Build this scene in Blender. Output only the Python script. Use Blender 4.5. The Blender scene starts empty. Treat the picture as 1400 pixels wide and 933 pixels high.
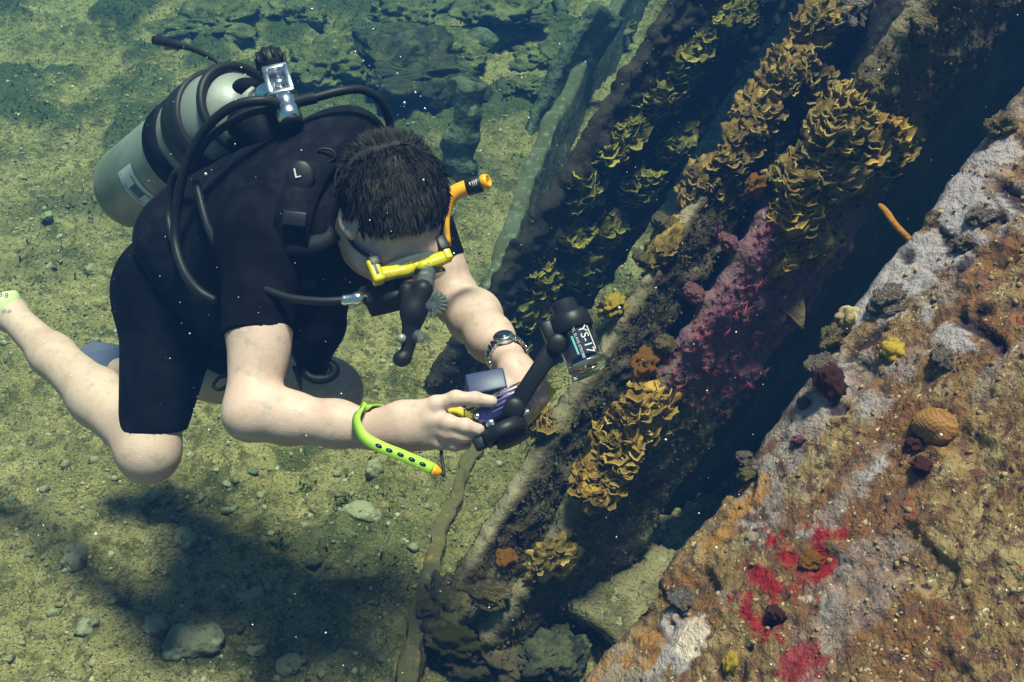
import bpy, bmesh, math, random
import numpy as np
from mathutils import Vector, Matrix
from mathutils.bvhtree import BVHTree
random.seed(7); rng = np.random.default_rng(7)
S = bpy.context.scene
COL = S.collection

# ------------------------------------------------------------------ camera
CAMH, PITCH, FPX = 1.85, math.radians(35), 1501.0
cam_d = bpy.data.cameras.new('camera'); cam = bpy.data.objects.new('camera', cam_d); COL.objects.link(cam)
cam.location = (0, 0, CAMH); cam.rotation_euler = (math.radians(90) - PITCH, 0, 0)
cam_d.sensor_width = 36; cam_d.lens = 36 * FPX / 1400; cam_d.clip_start = .05; cam_d.clip_end = 200
S.camera = cam
RIGHT = np.array([1., 0, 0]); FWD = np.array([0, math.cos(PITCH), -math.sin(PITCH)])
UPV = np.array([0, math.sin(PITCH), math.cos(PITCH)]); TOW = -FWD
EYE = np.array([0, 0, CAMH])
def rayd(px, py): return FWD + RIGHT * (px - 700) / FPX + UPV * (466.5 - py) / FPX
def P(px, py, d): return EYE + rayd(px, py) * d
def cv(r, u, t):
    v = RIGHT * r + UPV * u + TOW * t
    return v / np.linalg.norm(v)
def nz(v): v = np.asarray(v, float); return v / np.linalg.norm(v)

# ------------------------------------------------------------------ light
SUN = nz([.12, -.01, .97])
w = bpy.data.worlds.new('World'); S.world = w; w.use_nodes = True
nt = w.node_tree; bg = nt.nodes['Background']
sky = nt.nodes.new('ShaderNodeTexSky'); sky.sky_type = 'NISHITA'; sky.sun_disc = False
sky.sun_elevation = math.asin(SUN[2]); sky.sun_rotation = math.atan2(SUN[0], SUN[1])
nt.links.new(sky.outputs[0], bg.inputs[0]); bg.inputs[1].default_value = .05
sd = bpy.data.lights.new('sun', 'SUN'); sun = bpy.data.objects.new('sun', sd); COL.objects.link(sun)
sd.energy = 5; sd.angle = math.radians(11); sd.color = (1, .92, .80)
sun.rotation_euler = Vector(-SUN).to_track_quat('-Z', 'Y').to_euler(); sun.location = (3, -2, 9)
S.view_settings.view_transform = 'Standard'; S.view_settings.look = 'None'
S.view_settings.exposure = .76; S.view_settings.gamma = 1
S.cycles.volume_bounces = 1; S.cycles.max_bounces = 6; S.cycles.diffuse_bounces = 1; S.cycles.use_denoising = True

# ------------------------------------------------------------------ numpy noise
def _hash(ix, iy, iz, seed):
    h = (ix.astype(np.uint32) * np.uint32(374761393) + iy.astype(np.uint32) * np.uint32(668265263)
         + iz.astype(np.uint32) * np.uint32(2147483647 - 58) + np.uint32(seed) * np.uint32(1274126177))
    h = (h ^ (h >> np.uint32(13))) * np.uint32(1274126177); h ^= h >> np.uint32(16)
    return (h & np.uint32(0xffff)).astype(np.float32) / 32767.5 - 1
def noise(p, f, seed=0):
    q = np.asarray(p, np.float64) * f; i = np.floor(q).astype(np.int64); t = (q - i).astype(np.float32)
    t = t * t * t * (t * (t * 6 - 15) + 10); r = 0
    for dx in (0, 1):
        wx = t[:, 0] if dx else 1 - t[:, 0]
        for dy in (0, 1):
            wy = t[:, 1] if dy else 1 - t[:, 1]
            for dz in (0, 1):
                wz = t[:, 2] if dz else 1 - t[:, 2]
                r = r + wx * wy * wz * _hash(i[:, 0] + dx, i[:, 1] + dy, i[:, 2] + dz, seed)
    return r
def fbm(p, f, o=4, seed=0, g=.5):
    r = 0; a = 1
    for k in range(o): r = r + a * noise(p, f, seed + k); f *= 2.03; a *= g
    return r

# ------------------------------------------------------------------ objects
def link(name, me, mat=None, parent=None):
    o = bpy.data.objects.new(name, me); COL.objects.link(o)
    if mat is not None and me is not None and not me.materials:
        for m in (mat if isinstance(mat, (list, tuple)) else [mat]): me.materials.append(m)
    if parent is not None:
        o.parent = parent; o.matrix_parent_inverse = Matrix.Translation(parent.location).inverted()
    return o
def mesh(name, V, F, smooth=True):
    me = bpy.data.meshes.new(name); V = np.asarray(V, np.float32)
    if isinstance(F, np.ndarray):
        n, k = F.shape
        me.vertices.add(len(V)); me.vertices.foreach_set('co', V.ravel())
        me.loops.add(n * k); me.loops.foreach_set('vertex_index', F.ravel().astype(np.int32))
        me.polygons.add(n); me.polygons.foreach_set('loop_start', np.arange(0, n * k, k, dtype=np.int32))
        me.update(calc_edges=True)
    else:
        me.from_pydata(V.tolist(), [], F)
    if smooth: me.polygons.foreach_set('use_smooth', [True] * len(me.polygons))
    return me
def attr(me, name, vals):
    a = me.attributes.new(name, 'FLOAT', 'POINT'); a.data.foreach_set('value', np.asarray(vals, np.float32))
def tag(o, label=None, cat=None, group=None, kind=None):
    if label: o['label'] = label
    if cat: o['category'] = cat
    if group: o['group'] = group
    if kind: o['kind'] = kind
    return o
def thing(name, loc, label, cat, group=None):
    e = bpy.data.objects.new(name, None); COL.objects.link(e); e.location = Vector(loc); e.empty_display_size = .05
    return tag(e, label, cat, group)

class MB:
    """collects verts/faces for one mesh, with per-vertex attribute"""
    def __init__(s): s.V = []; s.F = []; s.a = []
    def add(s, V, F, a=0.):
        b = len(s.V); s.V += [tuple(map(float, v)) for v in V]; s.F += [tuple(b + i for i in f) for f in F]
        s.a += list(a) if hasattr(a, '__len__') else [a] * len(V)
    def build(s, name, mat, parent=None, smooth=True):
        me = mesh(name, np.array(s.V), s.F, smooth); attr(me, 'fac', s.a)
        return link(name, me, mat, parent)
def frame(axis, ref=None):
    z = nz(axis); r = np.array([0, 0, 1.]) if ref is None else np.asarray(ref, float)
    if abs(np.dot(r, z)) > .98 * np.linalg.norm(r): r = np.array([1., .1, 0])
    x = nz(np.cross(r, z)); return x, np.cross(z, x), z
def tube(mb, pts, rad, seg=10, cap=True, flat=None, a=0.):
    pts = [np.asarray(p, float) for p in pts]; n = len(pts)
    rad = rad if hasattr(rad, '__len__') else [rad] * n
    V = []; F = []; x = None
    for i in range(n):
        t = nz(pts[min(i + 1, n - 1)] - pts[max(i - 1, 0)])
        if x is None: x, y, _ = frame(t)
        x = nz(x - t * np.dot(x, t)); y = np.cross(t, x)
        for k in range(seg):
            an = 2 * math.pi * k / seg; V.append(pts[i] + (x * math.cos(an) + y * math.sin(an)) * rad[i])
    for i in range(n - 1):
        for k in range(seg):
            k2 = (k + 1) % seg; F.append((i * seg + k, i * seg + k2, (i + 1) * seg + k2, (i + 1) * seg + k))
    if cap: F.append(tuple(range(seg))[::-1]); F.append(tuple((n - 1) * seg + k for k in range(seg)))
    mb.add(V, F, a)
def lathe(mb, p0, axis, prof, seg=24, ref=None, sq=(1, 1), a=0.):
    """prof = [(along, radius)...]; sq squashes the section"""
    x, y, z = frame(axis, ref); V = []; F = []; n = len(prof)
    for (h, r) in prof:
        for k in range(seg):
            an = 2 * math.pi * k / seg
            V.append(np.asarray(p0) + z * h + x * math.cos(an) * r * sq[0] + y * math.sin(an) * r * sq[1])
    for i in range(n - 1):
        for k in range(seg):
            k2 = (k + 1) % seg; F.append((i * seg + k, i * seg + k2, (i + 1) * seg + k2, (i + 1) * seg + k))
    F.append(tuple(range(seg))[::-1]); F.append(tuple((n - 1) * seg + k for k in range(seg)))
    mb.add(V, F, a)
def boxm(mb, c, ax, half, bev=.002, a=0.):
    """rounded box: chamfered"""
    ax = [nz(v) for v in ax]; c = np.asarray(c, float); bm = bmesh.new()
    bmesh.ops.create_cube(bm, size=2)
    for v in bm.verts: v.co = Vector((v.co.x * half[0], v.co.y * half[1], v.co.z * half[2]))
    if bev: bmesh.ops.bevel(bm, geom=list(bm.edges), offset=bev, segments=2, affect='EDGES', profile=.5)
    bm.verts.index_update()
    V = [c + ax[0] * v.co.x + ax[1] * v.co.y + ax[2] * v.co.z for v in bm.verts]
    F = [tuple(v.index for v in f.verts) for f in bm.faces]; bm.free(); mb.add(V, F, a)
def torus(mb, c, axis, R, r, seg=32, rs=8, ref=None, sq=(1, 1), w=1., a=0.):
    x, y, z = frame(axis, ref); V = []; F = []
    for i in range(seg):
        t = 2 * math.pi * i / seg; o = x * math.cos(t) * sq[0] + y * math.sin(t) * sq[1]; on = nz(o)
        for k in range(rs):
            u = 2 * math.pi * k / rs; V.append(np.asarray(c) + o * R + on * math.cos(u) * r + z * math.sin(u) * r * w)
    for i in range(seg):
        for k in range(rs):
            a0, b0 = i * rs + k, i * rs + (k + 1) % rs; a1, b1 = ((i + 1) % seg) * rs + k, ((i + 1) % seg) * rs + (k + 1) % rs
            F.append((a0, a1, b1, b0))
    mb.add(V, F, a)
def spline(pts, n=8):
    pts = [np.asarray(p, float) for p in pts]; pp = [2 * pts[0] - pts[1]] + pts + [2 * pts[-1] - pts[-2]]; out = []
    for i in range(1, len(pp) - 2):
        for k in range(n):
            t = k / n; a, b, c, d = pp[i - 1:i + 3]
            out.append(.5 * (2 * b + (c - a) * t + (2 * a - 5 * b + 4 * c - d) * t * t + (3 * b - a - 3 * c + d) * t ** 3))
    return out + [pts[-1]]

# ------------------------------------------------------------------ signed-distance sculpting
class Field:
    def __init__(s, lo, hi, h):
        s.o = np.asarray(lo, float); s.h = h; n = np.ceil((np.asarray(hi) - s.o) / h).astype(int) + 1
        s.A = np.full(n, .5, np.float32)
    def reg(s, lo, hi):
        a = np.maximum(np.floor((lo - s.o) / s.h).astype(int), 0); b = np.minimum(np.ceil((hi - s.o) / s.h).astype(int) + 1, s.A.shape)
        if (b <= a).any(): return None
        sl = tuple(slice(i, j) for i, j in zip(a, b))
        g = [(np.arange(a[k], b[k]) * s.h + s.o[k]).astype(np.float32) for k in range(3)]
        return sl, g[0][:, None, None], g[1][None, :, None], g[2][None, None, :]
    def put(s, sl, d, k, sub=False):
        A = s.A[sl]
        if sub:
            d = -d; hh = np.maximum(k - np.abs(A - d), 0) / max(k, 1e-6); s.A[sl] = np.maximum(A, d) + hh * hh * k * .25
        else:
            hh = np.maximum(k - np.abs(A - d), 0) / max(k, 1e-6); s.A[sl] = np.minimum(A, d) - hh * hh * k * .25
    def cone(s, a, b, ra, rb, k=.02, flat=None, cuts=(), sub=False):
        a = np.asarray(a, float); b = np.asarray(b, float); m = max(ra, rb) * (1 if flat is None else max(1, flat[1])) + k + 3 * s.h
        r = s.reg(np.minimum(a, b) - m, np.maximum(a, b) + m)
        if r is None: return
        sl, X, Y, Z = r; ab = b - a; L = max(float(ab @ ab), 1e-9)
        t = np.clip(((X - a[0]) * ab[0] + (Y - a[1]) * ab[1] + (Z - a[2]) * ab[2]) / L, 0, 1)
        dx, dy, dz = X - a[0] - t * ab[0], Y - a[1] - t * ab[1], Z - a[2] - t * ab[2]
        R = ra + (rb - ra) * t
        if flat is not None:
            n = nz(flat[0]); c = (dx * n[0] + dy * n[1] + dz * n[2]) * (1 / flat[1] - 1)
            dx, dy, dz = dx + n[0] * c, dy + n[1] * c, dz + n[2] * c
            d = (np.sqrt(dx * dx + dy * dy + dz * dz) - R) * min(1, flat[1])
        else: d = np.sqrt(dx * dx + dy * dy + dz * dz) - R
        for (cp, cn) in cuts:
            cn = nz(cn); d = np.maximum(d, (X - cp[0]) * cn[0] + (Y - cp[1]) * cn[1] + (Z - cp[2]) * cn[2])
        s.put(sl, d, k, sub)
    def ell(s, c, ax, rad, k=.02, sub=False, cuts=()):
        c = np.asarray(c, float); m = max(rad) + k + 3 * s.h; r = s.reg(c - m, c + m)
        if r is None: return
        sl, X, Y, Z = r; dx, dy, dz = X - c[0], Y - c[1], Z - c[2]; q0 = 0; q1 = 0
        for v, R in zip(ax, rad):
            v = nz(v); t = dx * v[0] + dy * v[1] + dz * v[2]; q0 = q0 + (t / R) ** 2; q1 = q1 + (t / R / R) ** 2
        k0 = np.sqrt(q0); d = k0 * (k0 - 1) / np.maximum(np.sqrt(q1), 1e-4)
        for (cp, cn) in cuts:
            cn = nz(cn); d = np.maximum(d, (X - cp[0]) * cn[0] + (Y - cp[1]) * cn[1] + (Z - cp[2]) * cn[2])
        s.put(sl, d, k, sub)
    def box(s, c, ax, half, rnd=.005, k=.01, sub=False):
        c = np.asarray(c, float); m = float(np.linalg.norm(half)) + k + 3 * s.h; r = s.reg(c - m, c + m)
        if r is None: return
        sl, X, Y, Z = r; dx, dy, dz = X - c[0], Y - c[1], Z - c[2]; o = 0; ins = -9
        for v, H in zip(ax, half):
            v = nz(v); t = np.abs(dx * v[0] + dy * v[1] + dz * v[2]) - (H - rnd); o = o + np.maximum(t, 0) ** 2; ins = np.maximum(ins, t)
        s.put(sl, np.sqrt(o) + np.minimum(ins, 0) - rnd, k, sub)
    def mesh(s, name):
        A = s.A; n = np.array(A.shape); I = A < 0
        c = np.zeros(n - 1, np.int8)
        for dx in (0, 1):
            for dy in (0, 1):
                for dz in (0, 1): c += I[dx:n[0] - 1 + dx, dy:n[1] - 1 + dy, dz:n[2] - 1 + dz]
        M = (c > 0) & (c < 8); ix = np.argwhere(M); vid = np.full(n - 1, -1, np.int32); vid[M] = np.arange(len(ix))
        cor = np.array([(x, y, z) for x in (0, 1) for y in (0, 1) for z in (0, 1)])
        val = np.stack([A[ix[:, 0] + q[0], ix[:, 1] + q[1], ix[:, 2] + q[2]] for q in cor], 1)
        acc = np.zeros((len(ix), 3)); cnt = np.zeros(len(ix))
        for i in range(8):
            for j in range(i + 1, 8):
                if np.abs(cor[i] - cor[j]).sum() != 1: continue
                va, vb = val[:, i], val[:, j]; m = (va < 0) != (vb < 0)
                t = np.where(m, va / np.where(m, va - vb, 1), 0)
                acc += np.where(m[:, None], cor[i] + (cor[j] - cor[i]) * t[:, None], 0); cnt += m
        V = s.o + s.h * (ix + acc / cnt[:, None]); Fs = []
        for ax in range(3):
            b, d = (ax + 1) % 3, (ax + 2) % 3
            lo = [slice(None)] * 3; hi = [slice(None)] * 3; lo[ax] = slice(0, -1); hi[ax] = slice(1, None)
            df = I[tuple(lo)] != I[tuple(hi)]; e = np.argwhere(df)
            e = e[(e[:, b] > 0) & (e[:, d] > 0) & (e[:, b] < n[b] - 1) & (e[:, d] < n[d] - 1)]
            q = []
            for (ob, od) in ((-1, -1), (0, -1), (0, 0), (-1, 0)):
                f = e.copy(); f[:, b] += ob; f[:, d] += od; q.append(vid[f[:, 0], f[:, 1], f[:, 2]])
            q = np.stack(q, 1); ins = I[e[:, 0], e[:, 1], e[:, 2]]; q[~ins] = q[~ins][:, ::-1]; Fs.append(q)
        return mesh(name, V, np.concatenate(Fs))

# ------------------------------------------------------------------ materials
def mat(name, base, rough=.6, metal=0., spec=.5, cols=(), bump=None, sss=0., trans=0., ior=1.45, att=None, coat=0., pos='Object', vary=0.):
    """cols: [(colour, scale, threshold, softness, detail)...] noise-masked layers; bump: [(scale, strength, dist)...]; att: (colour, attribute)"""
    m = bpy.data.materials.new(name); m.use_nodes = True; N = m.node_tree.nodes; L = m.node_tree.links
    b = N['Principled BSDF']; b.inputs['Roughness'].default_value = rough; b.inputs['Metallic'].default_value = metal
    b.inputs['Specular IOR Level'].default_value = spec; b.inputs['IOR'].default_value = ior
    b.inputs['Transmission Weight'].default_value = trans; b.inputs['Coat Weight'].default_value = coat
    if sss: b.inputs['Subsurface Weight'].default_value = sss; b.inputs['Subsurface Scale'].default_value = .006; b.inputs['Subsurface Radius'].default_value = (1, .35, .2)
    tc = N.new('ShaderNodeTexCoord'); out = None
    cur = N.new('ShaderNodeRGB'); cur.outputs[0].default_value = (*base, 1); out = cur.outputs[0]
    for i, (col, sc, th, so, de) in enumerate(cols):
        n = N.new('ShaderNodeTexNoise'); n.inputs['Scale'].default_value = sc; n.inputs['Detail'].default_value = de; n.inputs['Roughness'].default_value = .62
        mp = N.new('ShaderNodeMapping'); mp.inputs['Location'].default_value = (i * 3.7 + 1, i * 1.9, i * 5.3); L.new(tc.outputs[pos], mp.inputs[0]); L.new(mp.outputs[0], n.inputs['Vector'])
        r = N.new('ShaderNodeMapRange'); r.inputs['From Min'].default_value = th - so; r.inputs['From Max'].default_value = th + so; r.interpolation_type = 'SMOOTHSTEP'
        L.new(n.outputs[0], r.inputs[0]); mx = N.new('ShaderNodeMix'); mx.data_type = 'RGBA'
        L.new(r.outputs[0], mx.inputs[0]); L.new(out, mx.inputs[6]); mx.inputs[7].default_value = (*col, 1); out = mx.outputs[2]
    for (col, an) in (att or ()):
        a = N.new('ShaderNodeAttribute'); a.attribute_name = an; mx = N.new('ShaderNodeMix'); mx.data_type = 'RGBA'
        L.new(a.outputs['Fac'], mx.inputs[0]); L.new(out, mx.inputs[6]); mx.inputs[7].default_value = (*col, 1); out = mx.outputs[2]
    if vary:
        oi = N.new('ShaderNodeObjectInfo'); vr = N.new('ShaderNodeMapRange'); vr.inputs['To Min'].default_value = 1 - vary; vr.inputs['To Max'].default_value = 1 + vary * .5; L.new(oi.outputs['Random'], vr.inputs[0])
        hs = N.new('ShaderNodeHueSaturation'); L.new(vr.outputs[0], hs.inputs['Value']); L.new(out, hs.inputs['Color']); out = hs.outputs[0]
    L.new(out, b.inputs['Base Color'])
    prev = None
    for (sc, st, di) in (bump or ()):
        n = N.new('ShaderNodeTexNoise'); n.inputs['Scale'].default_value = sc; n.inputs['Detail'].default_value = 5; L.new(tc.outputs[pos], n.inputs['Vector'])
        bn = N.new('ShaderNodeBump'); bn.inputs['Strength'].default_value = st; bn.inputs['Distance'].default_value = di
        L.new(n.outputs[0], bn.inputs['Height'])
        if prev is not None: L.new(prev, bn.inputs['Normal'])
        prev = bn.outputs[0]
    if prev is not None: L.new(prev, b.inputs['Normal'])
    return m
M = {}
M['sand'] = mat('sand', (.36, .275, .125), .9, spec=.1, pos='Object', cols=[((.22, .18, .075), 2.2, .54, .12, 6), ((.46, .35, .17), 9, .58, .1, 6), ((.09, .09, .035), 6, .59, .06, 8),
    ((.15, .12, .055), 26, .56, .06, 9), ((.50, .42, .26), 90, .64, .04, 5), ((.08, .065, .035), 110, .60, .035, 5)], att=[((.07, .085, .04), 'algae')], bump=[(22, 1, .04), (65, 1, .022), (190, 1, .008)])
M['rock'] = mat('rock', (.27, .24, .16), .9, spec=.1, cols=[((.14, .13, .07), 14, .5, .1, 6), ((.42, .38, .29), 30, .62, .06, 5), ((.09, .08, .06), 50, .62, .05, 4)], bump=[(40, .8, .01), (150, .6, .004)])
M['rock_dark'] = mat('rock_dark', (.10, .11, .08), .95, spec=.1, cols=[((.22, .22, .12), 9, .58, .1, 6), ((.05, .06, .04), 22, .55, .08, 5)], bump=[(30, .9, .02)])
M['mound'] = mat('mound_turf', (.11, .105, .045), .95, spec=.1, cols=[((.20, .17, .08), 7, .55, .1, 6), ((.055, .06, .03), 13, .53, .1, 6), ((.24, .20, .10), 45, .62, .05, 5)], bump=[(30, 1, .03), (90, .8, .01)])
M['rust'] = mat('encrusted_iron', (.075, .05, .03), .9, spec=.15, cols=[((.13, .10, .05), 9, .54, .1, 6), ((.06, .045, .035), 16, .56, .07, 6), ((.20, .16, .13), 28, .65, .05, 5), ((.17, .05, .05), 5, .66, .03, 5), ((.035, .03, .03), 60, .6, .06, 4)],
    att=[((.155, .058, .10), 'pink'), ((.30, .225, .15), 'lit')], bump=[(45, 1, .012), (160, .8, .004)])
M['hull'] = mat('hull_crust', (.235, .135, .06), .85, spec=.2, cols=[((.31, .205, .105), 18, .54, .06, 9), ((.20, .085, .035), 6.5, .53, .06, 10), ((.27, .205, .21), 3.6, .56, .05, 10), ((.13, .06, .04), 44, .54, .06, 8), ((.26, .04, .035), 38, .66, .04, 6), ((.05, .03, .035), 62, .63, .03, 5), ((.66, .52, .32), 110, .65, .04, 5)],
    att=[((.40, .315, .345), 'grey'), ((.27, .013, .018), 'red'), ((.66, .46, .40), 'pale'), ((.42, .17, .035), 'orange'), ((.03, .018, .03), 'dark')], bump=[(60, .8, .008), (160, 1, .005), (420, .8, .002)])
M['brown_flange'] = mat('flange_crust', (.12, .09, .045), .9, spec=.1, cols=[((.11, .09, .05), 8, .52, .1, 7), ((.30, .17, .05), 14, .64, .06, 5), ((.20, .17, .11), 40, .64, .05, 5)], bump=[(40, .9, .015)])
M['slab'] = mat('slab_stone', (.25, .19, .105), .9, spec=.1, cols=[((.13, .10, .05), 11, .53, .08, 8), ((.33, .27, .16), 40, .6, .06, 6), ((.08, .06, .04), 60, .62, .04, 5)], bump=[(30, 1, .03), (110, 1, .012)])
M['rust_plain'] = mat('rusty_sheet', (.12, .08, .05), .9, spec=.1, cols=[((.06, .05, .04), 6, .55, .1, 6)], bump=[(20, .8, .02)])
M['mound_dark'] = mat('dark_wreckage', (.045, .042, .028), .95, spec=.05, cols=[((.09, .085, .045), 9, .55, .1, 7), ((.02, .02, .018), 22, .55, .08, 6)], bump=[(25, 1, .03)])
M['hull_shade'] = mat('shade_plate', (.03, .025, .022), .95, spec=.05, cols=[((.055, .045, .035), 7, .55, .1, 6)], bump=[(20, .8, .02)])  # near-black: the shade inside the wreck is put into the colour
M['pale_sill'] = mat('silted_sill', (.10, .10, .07), .95, spec=.1, cols=[((.07, .07, .04), 9, .5, .12, 6), ((.17, .17, .12), 30, .6, .08, 5)], bump=[(40, .8, .01)])
M['skin'] = mat('skin', (.60, .39, .34), .5, spec=.3, sss=.0, cols=[((.50, .31, .26), 16, .58, .14, 6), ((.45, .32, .28), 60, .6, .1, 5), ((.40, .24, .19), 210, .74, .04, 2)], bump=[(30, .12, .004), (240, .25, .0015)])
M['suit'] = mat('neoprene', (.003, .003, .006), .85, spec=.06, cols=[((.007, .007, .013), 26, .55, .15, 4)], bump=[(260, .25, .001), (14, .4, .01)])
M['nylon'] = mat('nylon', (.004, .004, .008), .75, spec=.1, cols=[((.010, .010, .017), 30, .55, .12, 4)], bump=[(420, .35, .001), (18, .5, .01)])
M['webbing'] = mat('webbing', (.012, .012, .020), .7, spec=.2, bump=[(500, .4, .001)])
M['rubber'] = mat('black_rubber', (.010, .010, .014), .5, spec=.3, bump=[(300, .15, .001)])
M['blackplastic'] = mat('black_plastic', (.010, .010, .015), .45, spec=.35, bump=[(200, .1, .001)])
M['hair'] = mat('hair', (.014, .013, .014), .6, spec=.25, cols=[((.035, .03, .028), 60, .5, .2, 3)])
M['tank'] = mat('tank_paint', (.27, .285, .27), .5, metal=.35, spec=.4, cols=[((.19, .21, .18), 8, .54, .08, 8), ((.42, .43, .42), 34, .70, .02, 6), ((.17, .19, .16), 60, .69, .03, 4)], bump=[(120, .12, .002)])
M['white_label'] = mat('label_paper', (.66, .68, .74), .5, cols=[((.5, .55, .6), 40, .6, .1, 4)])
M['ink'] = mat('ink', (.07, .08, .13), .6)
M['chrome'] = mat('chrome', (.75, .75, .8), .22, metal=1., cols=[((.5, .48, .5), 70, .6, .1, 3)], bump=[(90, .2, .002)])
M['yellow'] = mat('yellow_plastic', (.58, .46, .02), .38, cols=[((.48, .38, .02), 40, .6, .1, 3)])
M['orange'] = mat('orange_plastic', (.85, .36, .01), .35)
M['lime'] = mat('lime_rubber', (.36, .58, .05), .5, cols=[((.30, .48, .04), 50, .6, .1, 4)])
M['finblue'] = mat('fin_blue', (.028, .036, .12), .6, cols=[((.02, .026, .085), 20, .55, .1, 3)])
M['hoodblue'] = mat('hood_plastic', (.035, .045, .12), .45)
M['clear'] = mat('clear_plastic', (.9, .95, .95), .05, trans=1., ior=1.3)
M['silicone'] = mat('clear_silicone', (.42, .47, .52), .3, trans=.85, ior=1.1)
M['glass'] = mat('lens_glass', (.10, .085, .05), .12, spec=.6)
M['purple'] = mat('camera_metal', (.22, .18, .42), .3, metal=.8)
M['strap'] = mat('pale_strap', (.62, .66, .36), .5)
M['white'] = mat('print_white', (.66, .6, .6), .5)
M['teal'] = mat('print_teal', (.18, .5, .5), .5)
M['decal'] = mat('decal', (.012, .02, .045), .3)
M['coral'] = mat('leaf_coral', (.25, .145, .04), .8, spec=.15, cols=[((.17, .095, .03), 40, .55, .12, 4)], att=[((.50, .34, .12), 'fac')], vary=.55, bump=[(120, .6, .004)])
M['coral_green'] = mat('leaf_coral_olive', (.20, .155, .03), .8, spec=.15, cols=[((.15, .12, .025), 40, .55, .12, 4)], att=[((.44, .36, .08), 'fac')], vary=.55, bump=[(120, .6, .004)])
M['coral_gold'] = mat('leaf_coral_gold', (.30, .155, .03), .8, spec=.15, cols=[((.22, .11, .02), 40, .55, .12, 4)], att=[((.60, .37, .11), 'fac')], vary=.55, bump=[(120, .6, .004)])
M['polyp'] = mat('cup_polyp', (.115, .035, .075), .6, att=[((.36, .05, .05), 'fac')])
M['sponge_orange'] = mat('orange_sponge', (.36, .14, .025), .85, spec=.1, cols=[((.32, .12, .02), 40, .55, .1, 4)], bump=[(70, .9, .008)])
M['sponge_grey'] = mat('grey_knob', (.33, .27, .27), .85, spec=.15, cols=[((.24, .14, .08), 2.5, .52, .08, 6), ((.12, .06, .05), 6, .6, .06, 6), ((.42, .37, .38), 14, .62, .06, 4)], bump=[(9, .9, .1)])
M['sponge_pink'] = mat('pink_crust', (.46, .18, .22), .85, spec=.15, cols=[((.26, .10, .12), 4, .55, .1, 5)], bump=[(9, .9, .1)])
M['maroon'] = mat('maroon_sponge', (.10, .03, .03), .8, spec=.2, bump=[(80, .9, .006)])
M['brown_crust'] = mat('brown_crust', (.30, .22, .12), .85, spec=.15, cols=[((.15, .09, .045), 3, .52, .1, 6), ((.45, .34, .18), 12, .62, .06, 5)], bump=[(9, .9, .1)])
M['brain'] = mat('brain_coral', (.36, .17, .055), .75, spec=.2, att=[((.17, .07, .025), 'fac')], bump=[(200, .4, .002)])
M['coral_yellow'] = mat('yellow_coral', (.36, .23, .035), .8, spec=.15, cols=[((.30, .18, .02), 60, .55, .1, 4)], bump=[(120, .6, .004)])
M['turf'] = mat('turf', (.05, .035, .018), .9, spec=.1, att=[((.15, .10, .05), 'fac')])
M['turf_green'] = mat('turf_green', (.06, .065, .02), .9, spec=.1, att=[((.20, .18, .07), 'fac')])
M['weed'] = mat('green_weed', (.05, .085, .02), .8, att=[((.10, .16, .04), 'fac')])
M['speck'] = mat('speck', (.85, .82, .75), .5)
M['bubble'] = mat('bubble_skin', (.95, .95, 1.), .08, metal=.9)
M['pebble'] = mat('pebble', (.20, .16, .09), .9, spec=.1, att=[((.40, .35, .24), 'fac')], cols=[((.14, .14, .10), 12, .55, .1, 4)])

# ------------------------------------------------------------------ seabed
def gz(x, y):
    x = np.asarray(x, float); y = np.asarray(y, float); p = np.stack([x, y, np.zeros_like(x)], 1)
    z = .05 * fbm(p, .9, 3, 11)
    rough = np.clip((y - 2.6) / 2.2, .25, 1.3)
    c = fbm(p, 3.2, 4, 21); z = z + rough * .065 * np.maximum(c - .05, 0) + .018 * fbm(p, 9, 4, 31)
    z = z + .011 * fbm(p, 22, 3, 41)
    far = np.clip((y - 3.6) / 1.5, 0, 1); z = z + far * .16 * np.maximum(noise(p, 1.3, 51), 0)
    z = z - .03 * np.exp(-((x + .1) ** 2 + (y - 3.6) ** 2) / .5)
    return z, c
def lin(f0, f1, st, ext):
    c = list(np.arange(f0, f1, st)); a = f0; s = st
    pre = []
    while a > -ext: s *= 1.35; a -= s; pre.append(a)
    b = c[-1]; s = st; post = []
    while b < ext: s *= 1.35; b += s; post.append(b)
    return np.array(pre[::-1] + c + post)
gx = lin(-2.9, 2.6, .0135, 32); gy = lin(1.15, 6.6, .0135, 32)
XX, YY = np.meshgrid(gx, gy, indexing='ij'); ZZ, CC = gz(XX.ravel(), YY.ravel())
nx, ny = XX.shape; ii = np.arange(nx * ny).reshape(nx, ny)
GF = np.stack([ii[:-1, :-1], ii[1:, :-1], ii[1:, 1:], ii[:-1, 1:]], -1).reshape(-1, 4)
gme = mesh('seabed', np.stack([XX.ravel(), YY.ravel(), ZZ], 1), GF)
pp = np.stack([XX.ravel(), YY.ravel(), 0 * ZZ], 1)
al = np.clip((CC - .12) * 2.2, 0, 1) * np.clip((YY.ravel() - 2.3) / 2, .2, 1) + np.clip(fbm(pp, 1.4, 3, 77) * 1.6 - .55, 0, .8)
al += np.exp(-(((XX.ravel() + .52) / .42) ** 2 + ((YY.ravel() - 1.9) / .2) ** 2)) * .5 * np.clip(.5 + fbm(pp, 7, 3, 5), 0, 1)
attr(gme, 'algae', np.clip(al, 0, .92))
tag(link('seabed', gme, M['sand']), kind='structure')
def ground_hit(px, py):
    r = rayd(px, py); d = CAMH / -r[2]
    for _ in range(4):
        p = EYE + r * d; z = gz([p[0]], [p[1]])[0][0]; d = (CAMH - z) / -r[2]
    return EYE + r * d
def gh(x, y): return float(gz([x], [y])[0][0])

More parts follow.
